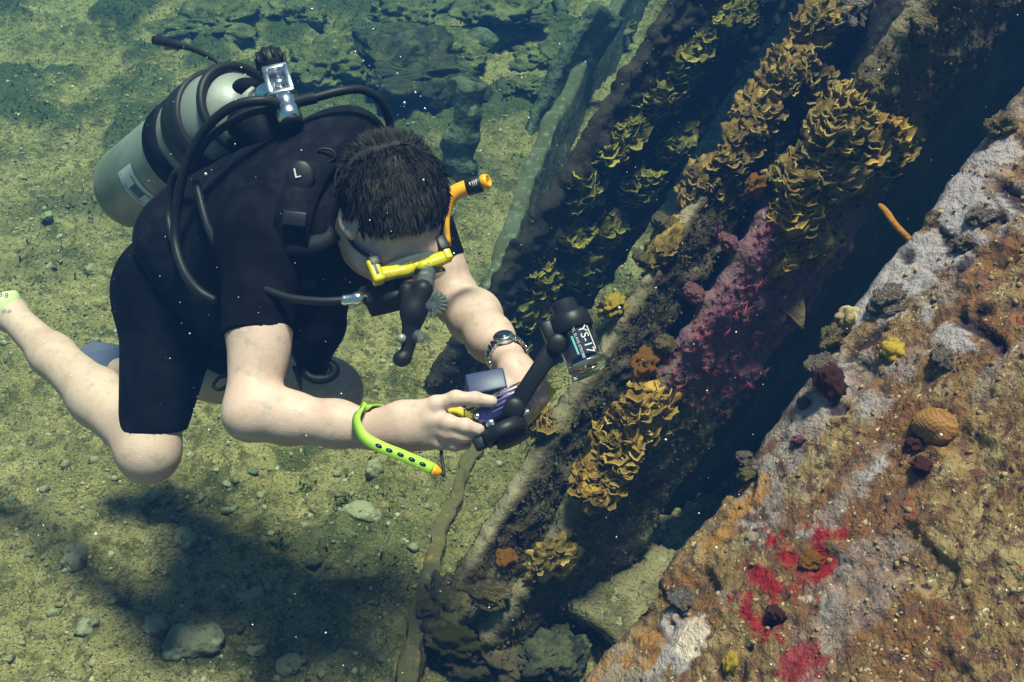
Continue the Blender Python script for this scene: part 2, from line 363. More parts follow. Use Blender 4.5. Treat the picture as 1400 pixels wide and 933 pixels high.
# ------------------------------------------------------------------ the wreck
class Surf:
    def __init__(s, me):
        n = len(me.vertices); co = np.zeros(n * 3, np.float32); me.vertices.foreach_get('co', co)
        s.t = BVHTree.FromPolygons([tuple(c) for c in co.reshape(-1, 3).tolist()], [tuple(p.vertices) for p in me.polygons])
    def hit(s, px, py):
        r = Vector(rayd(px, py)); h = s.t.ray_cast(Vector(EYE), r.normalized())
        if h[0] is None: return None
        n = np.array(h[1]); n = n if n @ TOW > 0 or n @ (EYE - np.array(h[0])) > 0 else -n
        return np.array(h[0]), n
def near(surf, px, py):
    h = surf.hit(px, py)
    if h is not None: return h
    for r_ in range(6, 70, 6):
        for k_ in range(12):
            h = surf.hit(px + r_ * math.cos(k_ * .5236), py + r_ * math.sin(k_ * .5236))
            if h is not None:
                k2 = max(0, r_ - 7) / r_; return P(px + r_ * math.cos(k_ * .5236) * k2, py + r_ * math.sin(k_ * .5236) * k2, (h[0] - EYE) @ FWD), h[1]
    return None
def girder(name, A, B, wide, thick, ca, label, cat, seed, res=.0075, amp=1., attrs=None, mat_='rust', steps=None, cr=None):
    """box-section beam swept from A to B; ca/cr: how far the wide face is turned to the camera and to the lower right"""
    A = np.asarray(A); B = np.asarray(B); a = nz(B - A); ec = nz(TOW - a * (TOW @ a)); er = np.cross(ec, a)
    if er @ RIGHT < 0: er = -er
    n1 = nz(ec * ca[0] + er * ca[1]); s1 = nz(np.cross(a, n1)); s1 = s1 if s1 @ er > 0 else -s1   # n1 wide-face normal, s1 across it to the right
    L = np.linalg.norm(B - A); nu = int(L / res); prof = []
    def run(p, q):
        k = max(2, int(np.linalg.norm(np.subtract(q, p)) / res)); return [np.add(p, np.subtract(q, p) * i / k) for i in range(k)]
    W, T = wide / 2, thick / 2; r = min(.012, T * .5)
    cs = [(-W + r, T), (W - r, T), (W, T - r), (W, -T + r), (W - r, -T), (-W + r, -T), (-W, -T + r), (-W, T - r)]
    for i in range(8): prof += run(cs[i], cs[(i + 1) % 8])
    prof = np.array(prof); m = len(prof)
    U = np.linspace(0, L, nu)
    V = A + U[:, None, None] * a + prof[None, :, 0:1] * s1 + prof[None, :, 1:2] * n1
    nr = nz1(prof); N = nr[None, :, 0:1] * s1 + nr[None, :, 1:2] * n1 + 0 * V
    V = V.reshape(-1, 3); N = N.reshape(-1, 3); u = np.repeat(U, m); pr = np.tile(prof, (nu, 1))
    d = amp * (.006 * fbm(V, 5, 3, seed) + .011 * np.maximum(fbm(V, 17, 3, seed + 9), 0) + .006 * fbm(V, 45, 2, seed + 17))
    V = V + N * d[:, None]
    i0 = np.arange(nu * m).reshape(nu, m); i1 = np.roll(i0, -1, 1)
    F = np.stack([i0[:-1], i1[:-1], i1[1:], i0[1:]], -1).reshape(-1, 4)
    me = mesh(name, V, F)
    if attrs: attrs(me, u / L, pr, V)
    o = link(name, me, M[mat_]); tag(o, label, cat)
    return o, Surf(me), dict(a=a, n=n1, s=s1, L=L, A=A, W=W, T=T)
def nz1(prof):
    n = np.zeros_like(prof); t = np.roll(prof, -1, 0) - np.roll(prof, 1, 0); n[:, 0] = t[:, 1]; n[:, 1] = -t[:, 0]
    n /= np.linalg.norm(n, axis=1)[:, None]; c = prof - prof.mean(0)
    if (n * c).sum() < 0: n = -n
    return n
def beam1_attr(me, t, pr, V):
    nn = fbm(V, 9, 3, 3) * .5
    k = np.clip((t - .455 - .03 * nn) / .03, 0, 1) * np.clip((.735 + .03 * nn - t) / .03, 0, 1)
    attr(me, 'pink', np.clip(k * (.85 + .25 * nn), 0, 1) )
    attr(me, 'lit', np.clip((-pr[:, 0] / pr[:, 0].max() - .93) * 14, 0, 1) * np.clip(.45 + nn, 0, .8) * (1 - .75 * k))  # sunlight on the left edge painted into the colour
def beam2_attr(me, t, pr, V):
    nn = fbm(V, 9, 3, 5) * .5
    attr(me, 'pink', np.clip(nn * 2 - .4, 0, .35)); attr(me, 'lit', np.clip((-pr[:, 0] / pr[:, 0].max() - .9) * 12, 0, 1) * np.clip(.6 + nn, 0, .9))  # left edge lightened in colour to look sunlit
def beam3_attr(me, t, pr, V): attr(me, 'pink', 0 * t); attr(me, 'lit', 0 * t)
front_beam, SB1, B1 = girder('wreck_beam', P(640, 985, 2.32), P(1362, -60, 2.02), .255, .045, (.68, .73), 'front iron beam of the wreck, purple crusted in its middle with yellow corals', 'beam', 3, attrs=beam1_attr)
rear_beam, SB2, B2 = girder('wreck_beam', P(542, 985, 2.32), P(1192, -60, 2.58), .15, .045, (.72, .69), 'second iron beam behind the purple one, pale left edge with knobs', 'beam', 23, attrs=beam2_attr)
far_beam, SB3, B3 = girder('wreck_beam', P(640, 560, 3.12), P(1045, -70, 2.95), .36, .05, (.72, .69), 'farthest dark beam covered in olive leaf corals', 'beam', 43, res=.010, amp=1.2, attrs=beam3_attr, mat_='hull_shade')  # near-black material paints the surrounding shade onto this beam

# dark sheets added behind the front beams, putting shade into the gaps
def sheet(name, O, u, v, Lu, Lv, res, amp, seed, thick, matn, keep=None, label=None, cat=None, attrs=None, parent=None):
    u = nz(u); v = nz(v - u * (v @ u)); n = nz(np.cross(u, v)); nu, nv = int(Lu / res) + 1, int(Lv / res) + 1
    U, Vv = np.meshgrid(np.linspace(0, Lu, nu), np.linspace(0, Lv, nv), indexing='ij'); U = U.ravel(); Vv = Vv.ravel()
    base = O + U[:, None] * u + Vv[:, None] * v
    e = noise(base, 7, seed + 50) * .03
    d = amp * (.02 * fbm(base, 4, 3, seed) + .012 * np.maximum(fbm(base, 16, 3, seed + 5), 0) + .005 * fbm(base, 50, 2, seed + 8))
    top = base + n * d[:, None]; bot = base - n * (thick - d * .3)[:, None] if hasattr(d, '__len__') else base
    idx = np.arange(nu * nv).reshape(nu, nv); q = np.stack([idx[:-1, :-1], idx[1:, :-1], idx[1:, 1:], idx[:-1, 1:]], -1).reshape(-1, 4)
    if keep is not None:
        k = keep(U + e, Vv + noise(base, 11, seed + 60) * .03); q = q[k[q].all(1)]
    # boundary walls
    from collections import Counter
    ed = np.concatenate([q[:, [0, 1]], q[:, [1, 2]], q[:, [2, 3]], q[:, [3, 0]]]); key = np.sort(ed, 1); code = key[:, 0].astype(np.int64) * (nu * nv) + key[:, 1]
    un, inv, ct = np.unique(code, return_inverse=True, return_counts=True); be = ed[ct[inv] == 1]; K = nu * nv
    F = np.concatenate([q, q[:, ::-1] + K, np.stack([be[:, 1], be[:, 0], be[:, 0] + K, be[:, 1] + K], 1)])
    V = np.concatenate([top, bot]); used = np.unique(F); rm = np.full(2 * K, -1); rm[used] = np.arange(len(used))
    me = mesh(name, V[used], rm[F])
    if attrs: attrs(me, np.tile(U, 2)[used], np.tile(Vv, 2)[used], V[used])
    o = link(name, me, M[matn], parent); tag(o, label, cat)
    return o, Surf(me)
sheet('gap_shade_sheet', B2['A'] + B2['a'] * .80 - B2['n'] * .05 + B2['s'] * .05, B2['a'], B2['s'], 1.3, .9, .022, 1., 191, .03, 'hull_shade',
      keep=lambda U, V: (U > .08 + .25 * V) & (V < .30 + .5 * U), label='added dark sheet standing in for shade in the gap between the two front beams', cat='plate')  # near-black sheet added to make the gap look shaded
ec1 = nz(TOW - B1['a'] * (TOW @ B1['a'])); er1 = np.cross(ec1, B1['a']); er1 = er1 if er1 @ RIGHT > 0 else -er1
sheet('back_shade_sheet', B1['A'] + B1['a'] * .42 + B1['n'] * -.06 + B1['s'] * .05, B1['a'], -ec1 * .90 + er1 * .48, 2.0, 1.7, .022, 1.5, 91, .03, 'hull_shade',
      keep=lambda U, V: (U > .05 + .2 * V), label='added dark sheet behind the front beam, standing in for the shade there', cat='back_shade_sheet')  # added near-black sheet in place of the deep shade behind the beam

# unseen sheet added above and right of the view, outlined to shade the hold
dk_poly = np.array([(1.35, 7.5), (.95, 5.5), (.55, 3.55), (.85, 3.2), (1.12, 2.8), (1.18, 2.25), (1.5, 1.95), (3.2, 1.7), (3.4, 7.5)])
def inpoly(x, y):
    c = np.zeros(np.shape(x), bool); j = len(dk_poly) - 1
    for i in range(len(dk_poly)):
        (xi, yi), (xj, yj) = dk_poly[i], dk_poly[j]; c ^= ((yi > y) != (yj > y)) & (x < (xj - xi) * (y - yi) / (yj - yi + 1e-12) + xi); j = i
    return c
sheet('overhead_shade', np.array([.3, 1.5, 1.58]), np.array([1., 0, .12]), np.array([0, 1., 0]), 3.2, 6.2, .05, 1., 71, .06, 'rust_plain', keep=lambda U, V: inpoly(.3 + U, 1.5 + V), label='added sheet out of view, casting shade on the gaps behind the beams', cat='shade_caster')

# big hull plate at the right
P1, P2, P3 = P(800, 940, 1.72), P(1404, 130, 1.60), P(1400, 933, 1.18)
pu = nz(P2 - P1); pv = nz((P3 - P1) - pu * ((P3 - P1) @ pu)); pn = np.cross(pu, pv); pn = pn if pn[2] > 0 else -pn
def pix(V):
    r = V - EYE; d = r @ FWD; return 700 + FPX * (r @ RIGHT) / d, 466.5 - FPX * (r @ UPV) / d
HO = P1 - pu * .75
def hull():
    res = .0052; Lu = 2.6; nu = int(Lu / res); U = np.linspace(0, Lu, nu)
    prof = []
    for i in range(12): prof.append((.5 - .5 * i / 12, -.075))
    for i in range(9): an = math.pi / 2 * i / 8; prof.append((.0 - .012 * math.sin(an), -.075 + .075 * (1 - math.cos(an))))
    w_ = 0
    while w_ < 1.0: prof.append((w_, 0)); w_ += res if w_ < .72 else .02
    prof = np.array(prof); m = len(prof); V = HO + U[:, None, None] * pu + prof[None, :, 0:1] * pv + prof[None, :, 1:2] * pn
    V = V.reshape(-1, 3); u = np.repeat(U, m); pr = np.tile(prof, (nu, 1))
    top = (pr[:, 1] > -.07)
    s = np.stack([u, pr[:, 0], pr[:, 1]], 1)
    lump = fbm(s, 4.5, 3, 61); d = .006 * lump + .0045 * fbm(s, 14, 3, 71) + .0050 * np.abs(fbm(s, 38, 2, 73)) + .0042 * fbm(s, 95, 2, 74)
    pit = np.clip((noise(s * [1, 1.0, 1], 13, 81) - .52) * 5, 0, 1); d = d - pit * .018
    gm = np.clip((fbm(s * [1, 1.7, 1], 3.0, 4, 64) - .08) / .06, 0, 1) * np.clip((.36 + .08 * lump - pr[:, 0]) / .05, 0, 1) * (1 - .5 * pit)
    X, Y = pix(V)
    FN = .30 * fbm(s, 55, 3, 92) + .12 * noise(s, 150, 93)
    def blob(cx, cy, rx, ry, ang=0):
        c, sn = math.cos(ang), math.sin(ang); dx, dy = X - cx, Y - cy; return np.clip(1.25 - np.sqrt(((dx * c + dy * sn) / rx) ** 2 + ((-dx * sn + dy * c) / ry) ** 2) + .5 * fbm(s, 16, 3, 90) + FN, 0, 1)
    sh = lambda q: np.clip((q - .35) / .14, 0, 1)
    g2 = np.maximum.reduce([sh(blob(1112, 612, 120, 88, -.8)), sh(blob(950, 800, 165, 68, -.95)), sh(blob(1080, 560, 90, 50, -.9)), sh(blob(1250, 350, 130, 70, -.8)), sh(blob(1340, 250, 90, 50, -.9)), sh(blob(1190, 530, 70, 30, -.5)), sh(blob(920, 900, 60, 40, -.8)), sh(blob(1310, 470, 40, 26, -.3))])
    g2 = g2 * np.clip(.85 + 1.5 * fbm(s, 8, 4, 101), 0, 1)
    hole_shade = np.maximum.reduce([sh(blob(*q)) for q in [(1290, 322, 9, 24, -.7), (1246, 352, 9, 13), (1332, 448, 13, 44, -.95), (1340, 425, 18, 10), (1388, 270, 10, 40, -.9), (1360, 300, 14, 10), (1310, 372, 34, 7, -.8), (1190, 470, 40, 9, -.6), (1145, 560, 14, 10), (1262, 300, 8, 5), (1060, 850, 22, 7, -.3), (1020, 885, 12, 7)]])  # shade of holes painted near-black into the colour, with shallow dents
    d = d - .014 * hole_shade
    g2 = g2 * (1 - np.clip((.075 + .05 * fbm(s, 9, 3, 98) - pr[:, 0]) / .02, 0, 1) * np.clip((Y - 640) / 60, 0, 1)); gm = np.maximum(gm * .35, g2); d = d * (1 - .45 * g2) + .004 * g2
    red = np.maximum.reduce([sh(blob(1040, 800, 85, 42, -1.0)), sh(blob(1135, 760, 60, 38, -.4)), sh(blob(1035, 872, 54, 50, 0)) * .95, sh(blob(1090, 905, 50, 32, 0)) * .85, sh(blob(1090, 790, 60, 34, -.4)) * .6]) * np.clip(.72 + 1.5 * fbm(s, 40, 4, 95), 0, 1)
    pale = np.maximum(sh(blob(950, 875, 24, 48, .25)) * .95, sh(blob(1108, 818, 14, 12)) * .6)
    oran = np.maximum.reduce([sh(blob(1010, 680, 34, 50, -.9)) * .75, sh(blob(850, 900, 90, 40, -.95)) * .7, sh(blob(975, 735, 120, 22, -.95)) * .7, sh(blob(930, 770, 18, 40, .6)) * .5]) * np.clip(.6 + fbm(s, 30, 2, 97), 0, 1)
    edge = np.clip(pr[:, 0] / .02, 0, 1)
    N = np.tile(pn, (len(V), 1)); N[~top] = -pn; rnd = (pr[:, 0] < 0); N[rnd] = nz(pn * .2 - pv)
    ej = (.010 * fbm(np.stack([u, 0 * u, 0 * u], 1), 6, 4, 88))[:, None] * pv * np.clip(1 - pr[:, 0] / .12, 0, 1)[:, None]
    d = d * .66
    V2 = V + N * d[:, None] + ej
    i0 = np.arange(nu * m).reshape(nu, m); F = np.stack([i0[:-1, :-1], i0[1:, :-1], i0[1:, 1:], i0[:-1, 1:]], -1).reshape(-1, 4)
    me = mesh('hull_plate', V2, F)
    fn = np.cross(V2[F[0][1]] - V2[F[0][0]], V2[F[0][2]] - V2[F[0][0]])
    attr(me, 'grey', gm * .85 * top); attr(me, 'red', red * top); attr(me, 'pale', pale * top); attr(me, 'orange', oran * top); attr(me, 'dark', hole_shade * top * .9)
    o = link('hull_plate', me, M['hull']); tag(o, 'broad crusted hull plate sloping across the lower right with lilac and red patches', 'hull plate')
    return Surf(me)
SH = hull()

# far silted sill (low bulwark) receding to the top, plus leaning posts and blocks beyond
def wallstrip(name, pts, hgt, thick, label, cat, matn, seed):
    pts = [np.asarray(p, float) for p in pts]; path = spline([np.array([p[0], p[1], 0]) for p in pts], 30); V = []; m = 0
    for i, q in enumerate(path):
        t = nz(path[min(i + 1, len(path) - 1)] - path[max(i - 1, 0)]); s = np.array([t[1], -t[0], 0]); f = i / (len(path) - 1)
        h = hgt[0] + (hgt[1] - hgt[0]) * f; g = gh(q[0], q[1]); pr = []
        for k in range(10): pr.append((-thick / 2, g - .08 + (h + .08) * k / 10))
        for k in range(6): pr.append((-thick / 2 + thick * k / 5, g + h))
        for k in range(1, 11): pr.append((thick / 2, g + h - (h + .08) * k / 10))
        m = len(pr); V += [q * [1, 1, 0] + s * a + np.array([0, 0, z]) for a, z in pr]
    V = np.array(V); d = .010 * fbm(V, 3, 3, seed) + .008 * fbm(V, 22, 3, seed + 4)
    V[:, 0] += d; V[:, 2] += d * .8
    i0 = np.arange(len(V)).reshape(-1, m); F = np.stack([i0[:-1, :-1], i0[1:, :-1], i0[1:, 1:], i0[:-1, 1:]], -1).reshape(-1, 4)[:, ::-1]
    me = mesh(name, V, F); return tag(link(name, me, M[matn]), label, cat), Surf(me)
g0, g1, g2_ = ground_hit(662, 452), ground_hit(745, 250), ground_hit(905, -10)
wallstrip('bulwark', [g0, g1, g2_], (.10, .30), .05, 'low silt covered bulwark running away to the top of the picture', 'bulwark', 'pale_sill', 7)
e0, e1, e2 = ground_hit(655, 610), ground_hit(602, 740), ground_hit(556, 960)
wallstrip('hull_flange', [e2, e1, e0], (.045, .02), .035, 'pale crumbling flange at the foot of the beams', 'hull flange', 'brown_flange', 17)
# fallen slab in the gap
fs = ground_hit(805, 800)
sheet('fallen_slab', P(748, 838, 2.30), P(866, 722, 2.46) - P(748, 838, 2.30), P(812, 906, 2.20) - P(748, 838, 2.30), .30, .42, .007, 2.0, 33, .05, 'slab', keep=lambda U, V: (U > .012) & (U < .28) & (V > .012) & (V < .40) & (U + V > .045), label='flat pale slab lying in the gap beside the hull plate', cat='slab')

# ------------------------------------------------------------------ rocks and rubble
def rockmesh(name, r, seed, sub=3, amp=.35, sq=(1, 1, 1), f=1.6, fine=.05):
    bm = bmesh.new(); bmesh.ops.create_icosphere(bm, subdivisions=sub, radius=1); V = np.array([v.co for v in bm.verts]); Fc = [tuple(v.index for v in q.verts) for q in bm.faces]; bm.free()
    d = 1 + amp * fbm(V + seed * 3.1, f, 4, seed) + fine * fbm(V, 6, 3, seed + 2); V = V * d[:, None] * np.array(sq) * r
    return mesh(name, V, Fc)
RK = []
def rock(px, py, rpx, label, matn='rock', name='rock', sq=(1, .85, .65), sub=3, group=None, cat='rock', amp=.35, sink=.36, fine=.07):
    p = ground_hit(px, py); d = (p - EYE) @ FWD; r = rpx * d / FPX
    o = link(name, rockmesh(name, r, len(RK) + 3, sub, amp, sq, 1.6, fine), M[matn]); o.location = Vector(p + np.array([0, 0, r * sq[2] * (1 - sink * 2)])); o.rotation_euler = (0, 0, random.uniform(0, 6))
    tag(o, label, cat, group); RK.append(o); return o
rock(255, 740, 21, 'pale lens shaped stone in the middle of the diver shadow', sq=(1, .7, .5))
rock(103, 768, 22, 'round brown stone at the left end of the diver shadow', sq=(.9, .9, .8))
rock(120, 858, 17, 'angular pale stone on bright sand at lower left')
rock(212, 860, 20, 'round whitish stone at the lower edge of the shadow', sq=(.9, .9, .8))
rock(395, 912, 19, 'round greenish stone at the bottom edge below the shadow', sq=(1, .9, .6))
rock(512, 645, 14, 'small pale lump on the sand under the lime wrist strap', sq=(.9, .9, .9))
rock(268, 882, 38, 'broad dark stone deep in the diver shadow', sq=(1.1, .8, .5))
rock(352, 895, 15, 'bluish white stone near the bottom edge')
rock(345, 818, 24, 'flat stone in the dark centre of the shadow', sq=(1.1, .8, .45))
rock(495, 705, 26, 'flat pale stone near the foot of the beams', sq=(1.2, .7, .35))
rock(430, 770, 11, 'dark pebble sized stone beside the shadow edge', 'rock_dark')
rock(123, 370, 10, 'small white stone on sand left of the diver hip')
rock(245, 610, 15, 'grey stone just behind the near knee', sq=(1, .8, .7))
rock(490, 790, 12, 'small slate stone right of the shadow')
rock(210, 680, 11, 'pale round stone below the near knee')
rock(65, 298, 9, 'small pale stone left of the tank')
rock(752, 900, 44, 'added black lump standing in for the dark hole under the pale slab', 'mound_dark', 'dark_filler', sq=(1.1, .9, .6), sub=5, cat='dark_fill', amp=.25, sink=.36, fine=.16)  # added black lump imitates the shaded hole under the slab
rock(655, 905, 56, 'added dark lump filling the dark between the feet of the two beams', 'rust', 'dark_filler', sq=(1.2, .9, .7), sub=5, cat='dark_fill', amp=.4, sink=.2, fine=.14)  # this and the next two lumps are added to darken the beam feet
rock(612, 838, 42, 'added dark lump darkening the foot of the second beam', 'rust', 'dark_filler', sq=(.9, 1.2, .6), sub=5, cat='dark_fill', amp=.4, sink=.2, fine=.14)
rock(700, 845, 38, 'added dark lump darkening the sand under the front beam', 'rust', 'dark_filler', sq=(1., 1., .7), sub=5, cat='dark_fill', amp=.4, sink=.2, fine=.14)
rock(655, 62, 24, 'smooth rounded boulder on the far seabed', 'rock_dark', sq=(1.3, .9, .7), name='boulder')
for (px, py, r, lb) in [(690, 25, 46, 'far algae covered mound at the top centre'), (760, 85, 42, 'far dark mound left of the bulwark top'), (450, 90, 46, 'dark weedy mound behind the hose loop'), (300, 35, 48, 'weedy mound at top behind the tank'), (720, 120, 26, 'low weedy lump near the leaning plate'), (615, 75, 40, 'weedy mound behind the standing post'), (405, 25, 34, 'weedy mound at the top edge above the bubbles'), (560, 20, 38, 'dark mound at the top edge beside the block'), (820, 40, 30, 'weedy lump close to the bulwark at the top')]:
    rock(px, py, r, lb, 'mound', 'reef_mound', sq=(1.25, 1.05, .5), sub=5, cat='mound', amp=.45, sink=.46, fine=.16)
for k in range(46):
    while True:
        px, py = random.uniform(0, 600), random.uniform(330, 930)
        if not (150 < px < 640 and py < 640): break
    rock(px, py, random.uniform(4, 9), 'small loose stone scattered on the sandy seabed', random.choice(['rock', 'rock', 'rock_dark']), 'stone', sub=2, group='loose stones on the sand', cat='stone')
# gravel, turf tufts on the bottom (uncountable)
def gravel():
    bm = bmesh.new(); bmesh.ops.create_icosphere(bm, subdivisions=1, radius=1); V0 = np.array([v.co for v in bm.verts]); F0 = np.array([[v.index for v in q.verts] for q in bm.faces]); bm.free()
    n = 30000; u = rng.random(n); x = rng.uniform(-2.2, 1.6, n); y = 1.2 + 3.6 * rng.random(n) ** 1.3
    z, c = gz(x, y); r = .0014 + .0065 * rng.random(n) ** 7; sc = r[:, None] * (.5 + 1.1 * rng.random((n, 3)))
    V = V0[None] * sc[:, None, :] * (1 + .3 * rng.standard_normal((n, len(V0), 1)) * .6) + np.stack([x, y, z + r * .3], 1)[:, None]
    F = (F0[None] + np.arange(n)[:, None, None] * len(V0)).reshape(-1, 3); me = mesh('gravel', V.reshape(-1, 3), F, False)
    attr(me, 'fac', np.repeat(rng.random(n) ** 2, len(V0))); tag(link('gravel', me, M['pebble']), kind='stuff')
gravel()
def blades(name, pos, nrm, n, ln, wd, matn, parent=None, jit=.7):
    """uncountable little fronds: 2 tris each"""
    dr = nrm + jit * rng.standard_normal((n, 3)); dr /= np.linalg.norm(dr, axis=1)[:, None]
    sd_ = np.cross(dr, rng.standard_normal((n, 3))); sd_ /= np.linalg.norm(sd_, axis=1)[:, None]
    l = (ln[0] + (ln[1] - ln[0]) * rng.random(n) ** 2)[:, None]; w_ = (wd[0] + (wd[1] - wd[0]) * rng.random(n))[:, None]
    V = np.stack([pos - sd_ * w_ * .5, pos + sd_ * w_ * .5, pos + dr * l * .6 + sd_ * w_ * .7, pos + dr * l + sd_ * w_ * .1, pos + dr * l * .6 - sd_ * w_ * .7], 1)
    F = np.array([[0, 1, 2, 3, 4]])[None] + np.arange(n)[:, None, None] * 5
    me = mesh(name, V.reshape(-1, 3), F.reshape(-1, 5)); attr(me, 'fac', np.tile([0, 0, .5, 1, .5], n) * np.repeat(rng.random(n), 5))
    return tag(link(name, me, M[matn], parent), kind='stuff')
n = 50000; x = rng.uniform(-3, 2.4, n); y = 1.6 + 5 * rng.random(n); z, c = gz(x, y)
keep = (c + .35 * rng.standard_normal(n)) > np.clip(.75 - (y - 1.6) * .13, .12, 1); x, y, z = x[keep], y[keep], z[keep]
blades('algae_turf', np.stack([x, y, z - .003], 1), np.tile([0, 0, 1.], (len(x), 1)), len(x), (.010, .035), (.002, .006), 'turf_green')
def scatter_on(obj, n, up=.0):
    me = obj.data; k = len(me.polygons); c = np.zeros(k * 3, np.float32); me.polygons.foreach_get('center', c); nn = np.zeros(k * 3, np.float32); me.polygons.foreach_get('normal', nn)
    if 'pink' in me.attributes:
        a_ = np.zeros(len(me.vertices), np.float32); me.attributes['pink'].data.foreach_get('value', a_); b_ = np.zeros(len(me.vertices), np.float32); me.attributes['lit'].data.foreach_get('value', b_)
        fv = np.array([p.vertices[0] for p in me.polygons]); ok = np.flatnonzero((a_[fv] < .3) & (b_[fv] < .15)); i = ok[rng.integers(0, len(ok), n)]
    else: i = rng.integers(0, k, n)
    return c.reshape(-1, 3)[i].astype(float), nn.reshape(-1, 3)[i].astype(float)
for o, n, m_ in ((front_beam, 6000, 'turf'), (rear_beam, 5000, 'turf'), (far_beam, 1500, 'turf_green')):
    p, q = scatter_on(o, n); blades('turf_fuzz', p, q, n, (.003, .012), (.002, .006), m_, parent=o)

def nz1v(V): return V / np.linalg.norm(V, axis=1)[:, None]
# things standing far off
def post(name, base, top, r, label, cat, matn='rock_dark', seg=14, sq=1., seed=5):
    mb = MB(); n = 18; b = np.asarray(base); t = np.asarray(top); pts = [b + (t - b) * i / n for i in range(n + 1)]
    tube(mb, pts, [r * (1 + .1 * math.sin(i * 1.3 + seed)) for i in range(n + 1)], seg); V = np.array(mb.V); V += (.35 * r * fbm(V, 9, 4, seed))[:, None] * np.array([1, .5, .6]); mb.V = [tuple(v) for v in V]
    return tag(mb.build(name, M[matn]), label, cat)
b = ground_hit(622, 235); post('wreck_post', b - [0, 0, .05], P(645, 108, (b - EYE) @ FWD - .12), .062, 'dark weedy post standing on the far sand behind the snorkel', 'post', seed=4)
b = ground_hit(738, 178); d = (b - EYE) @ FWD
sheet('leaning_plate', b - np.array([.1, 0, .05]), P(802, 60, d - .1) - b, np.array([.75, .5, .1]), .62, .16, .02, 1.6, 14, .05, 'rock_dark', label='dark leaning plate propped against the bulwark', cat='plate')
b = ground_hit(545, 150); d = (b - EYE) @ FWD
mb = MB(); bm = bmesh.new(); bmesh.ops.create_cube(bm, size=2); bmesh.ops.bevel(bm, geom=list(bm.edges), offset=.2, segments=2, affect='EDGES'); bmesh.ops.subdivide_edges(bm, edges=list(bm.edges), cuts=11, use_grid_fill=True); bm.verts.index_update()
V = np.array([v.co for v in bm.verts]); V = V * np.array([.20, .30, .10]); V = V + (.10 * fbm(V, 4, 3, 3) + .05 * fbm(V, 17, 4, 9))[:, None] * nz1v(V); c = b + np.array([.02, .32, .03]); mb.add(V @ np.array([[.97, .25, 0], [-.25, .97, 0], [.12, 0, 1]]) + c, [tuple(v.index for v in f.verts) for f in bm.faces]); bm.free()
tag(mb.build('wreck_block', M['mound_dark']), 'dark blocky wreck part fading into blue at the top', 'wreck block')
mb = MB(); p0 = ground_hit(735, 20); p1 = ground_hit(770, 38); tube(mb, spline([p0 + [0, 0, .1], (p0 + p1) / 2 + [0, 0, .14], p1 + [0, 0, .06]], 6), .03, 10)
tag(mb.build('pipe', M['pale_sill']), 'short pale pipe lying on the far mounds', 'pipe')

# ------------------------------------------------------------------ corals
def fanmesh(seed, cup=.3):
    r_ = random.Random(seed); nt_, nr = 15, 5; top = []; fac = []
    ph = [r_.uniform(0, 6) for _ in range(4)]
    for j in range(nr):
        f = (j + .25) / (nr - 1 + .25)
        for i in range(nt_):
            th = math.radians(-115 + 230 * i / (nt_ - 1)); R = 1 + .16 * math.sin(3 * th + ph[0]) + .10 * math.sin(7 * th + ph[1]) + .05 * math.sin(13 * th + ph[3])
            rr = f * R; z = cup * rr * rr + .14 * rr * math.sin(4 * th + ph[2]) + .06 * rr * math.sin(9 * th + ph[1])
            top.append((rr * math.sin(th) * .75, rr * math.cos(th) * .8 + .12, z)); fac.append(max(0, (f - .5) / .5) ** 2.4)
    n = len(top); V = top + [(x, y - .02, z - .26 * (1.15 - max(0, fa) * .55)) for (x, y, z), fa in zip(top, fac)]; F = []
    idx = lambda j, i: j * nt_ + i
    for j in range(nr - 1):
        for i in range(nt_ - 1):
            q = (idx(j, i), idx(j, i + 1), idx(j + 1, i + 1), idx(j + 1, i)); F.append(q[::-1]); F.append(tuple(k + n for k in q))
    for i in range(nt_ - 1): a, b = idx(nr - 1, i), idx(nr - 1, i + 1); F.append((a, a + n, b + n, b)[::-1])
    for j in range(nr - 1):
        a, b = idx(j, 0), idx(j + 1, 0); F.append((a, a + n, b + n, b)[::-1]); a, b = idx(j, nt_ - 1), idx(j + 1, nt_ - 1); F.append((a, b, b + n, a + n)[::-1])
    me = mesh('coral_plate', V, F); attr(me, 'fac', fac + [f * .8 for f in fac]); return me
for k_, c_ in (('coral', (.17, .10, .03)), ('coral_green', (.13, .105, .025)), ('coral_gold', (.24, .125, .025))):
    M[k_ + '_base'] = mat(k_ + '_base', c_, .9, spec=.1, cols=[(tuple(v * 2.2 for v in c_), 22, .55, .08, 6), (tuple(v * .35 for v in c_), 34, .55, .08, 5)], bump=[(60, .9, .01)])
FANS = {}
for k in ('coral', 'coral_green', 'coral_gold'):
    FANS[k] = []
    for s_ in range(6):
        me = fanmesh(s_ * 7 + len(k), random.uniform(.15, .45)); me.materials.append(M[k]); FANS[k].append(me)
def basis(y, upref):
    y = nz(y); z = np.asarray(upref, float) - y * (y @ np.asarray(upref)); z = nz(z); x = np.cross(y, z); return x, y, z
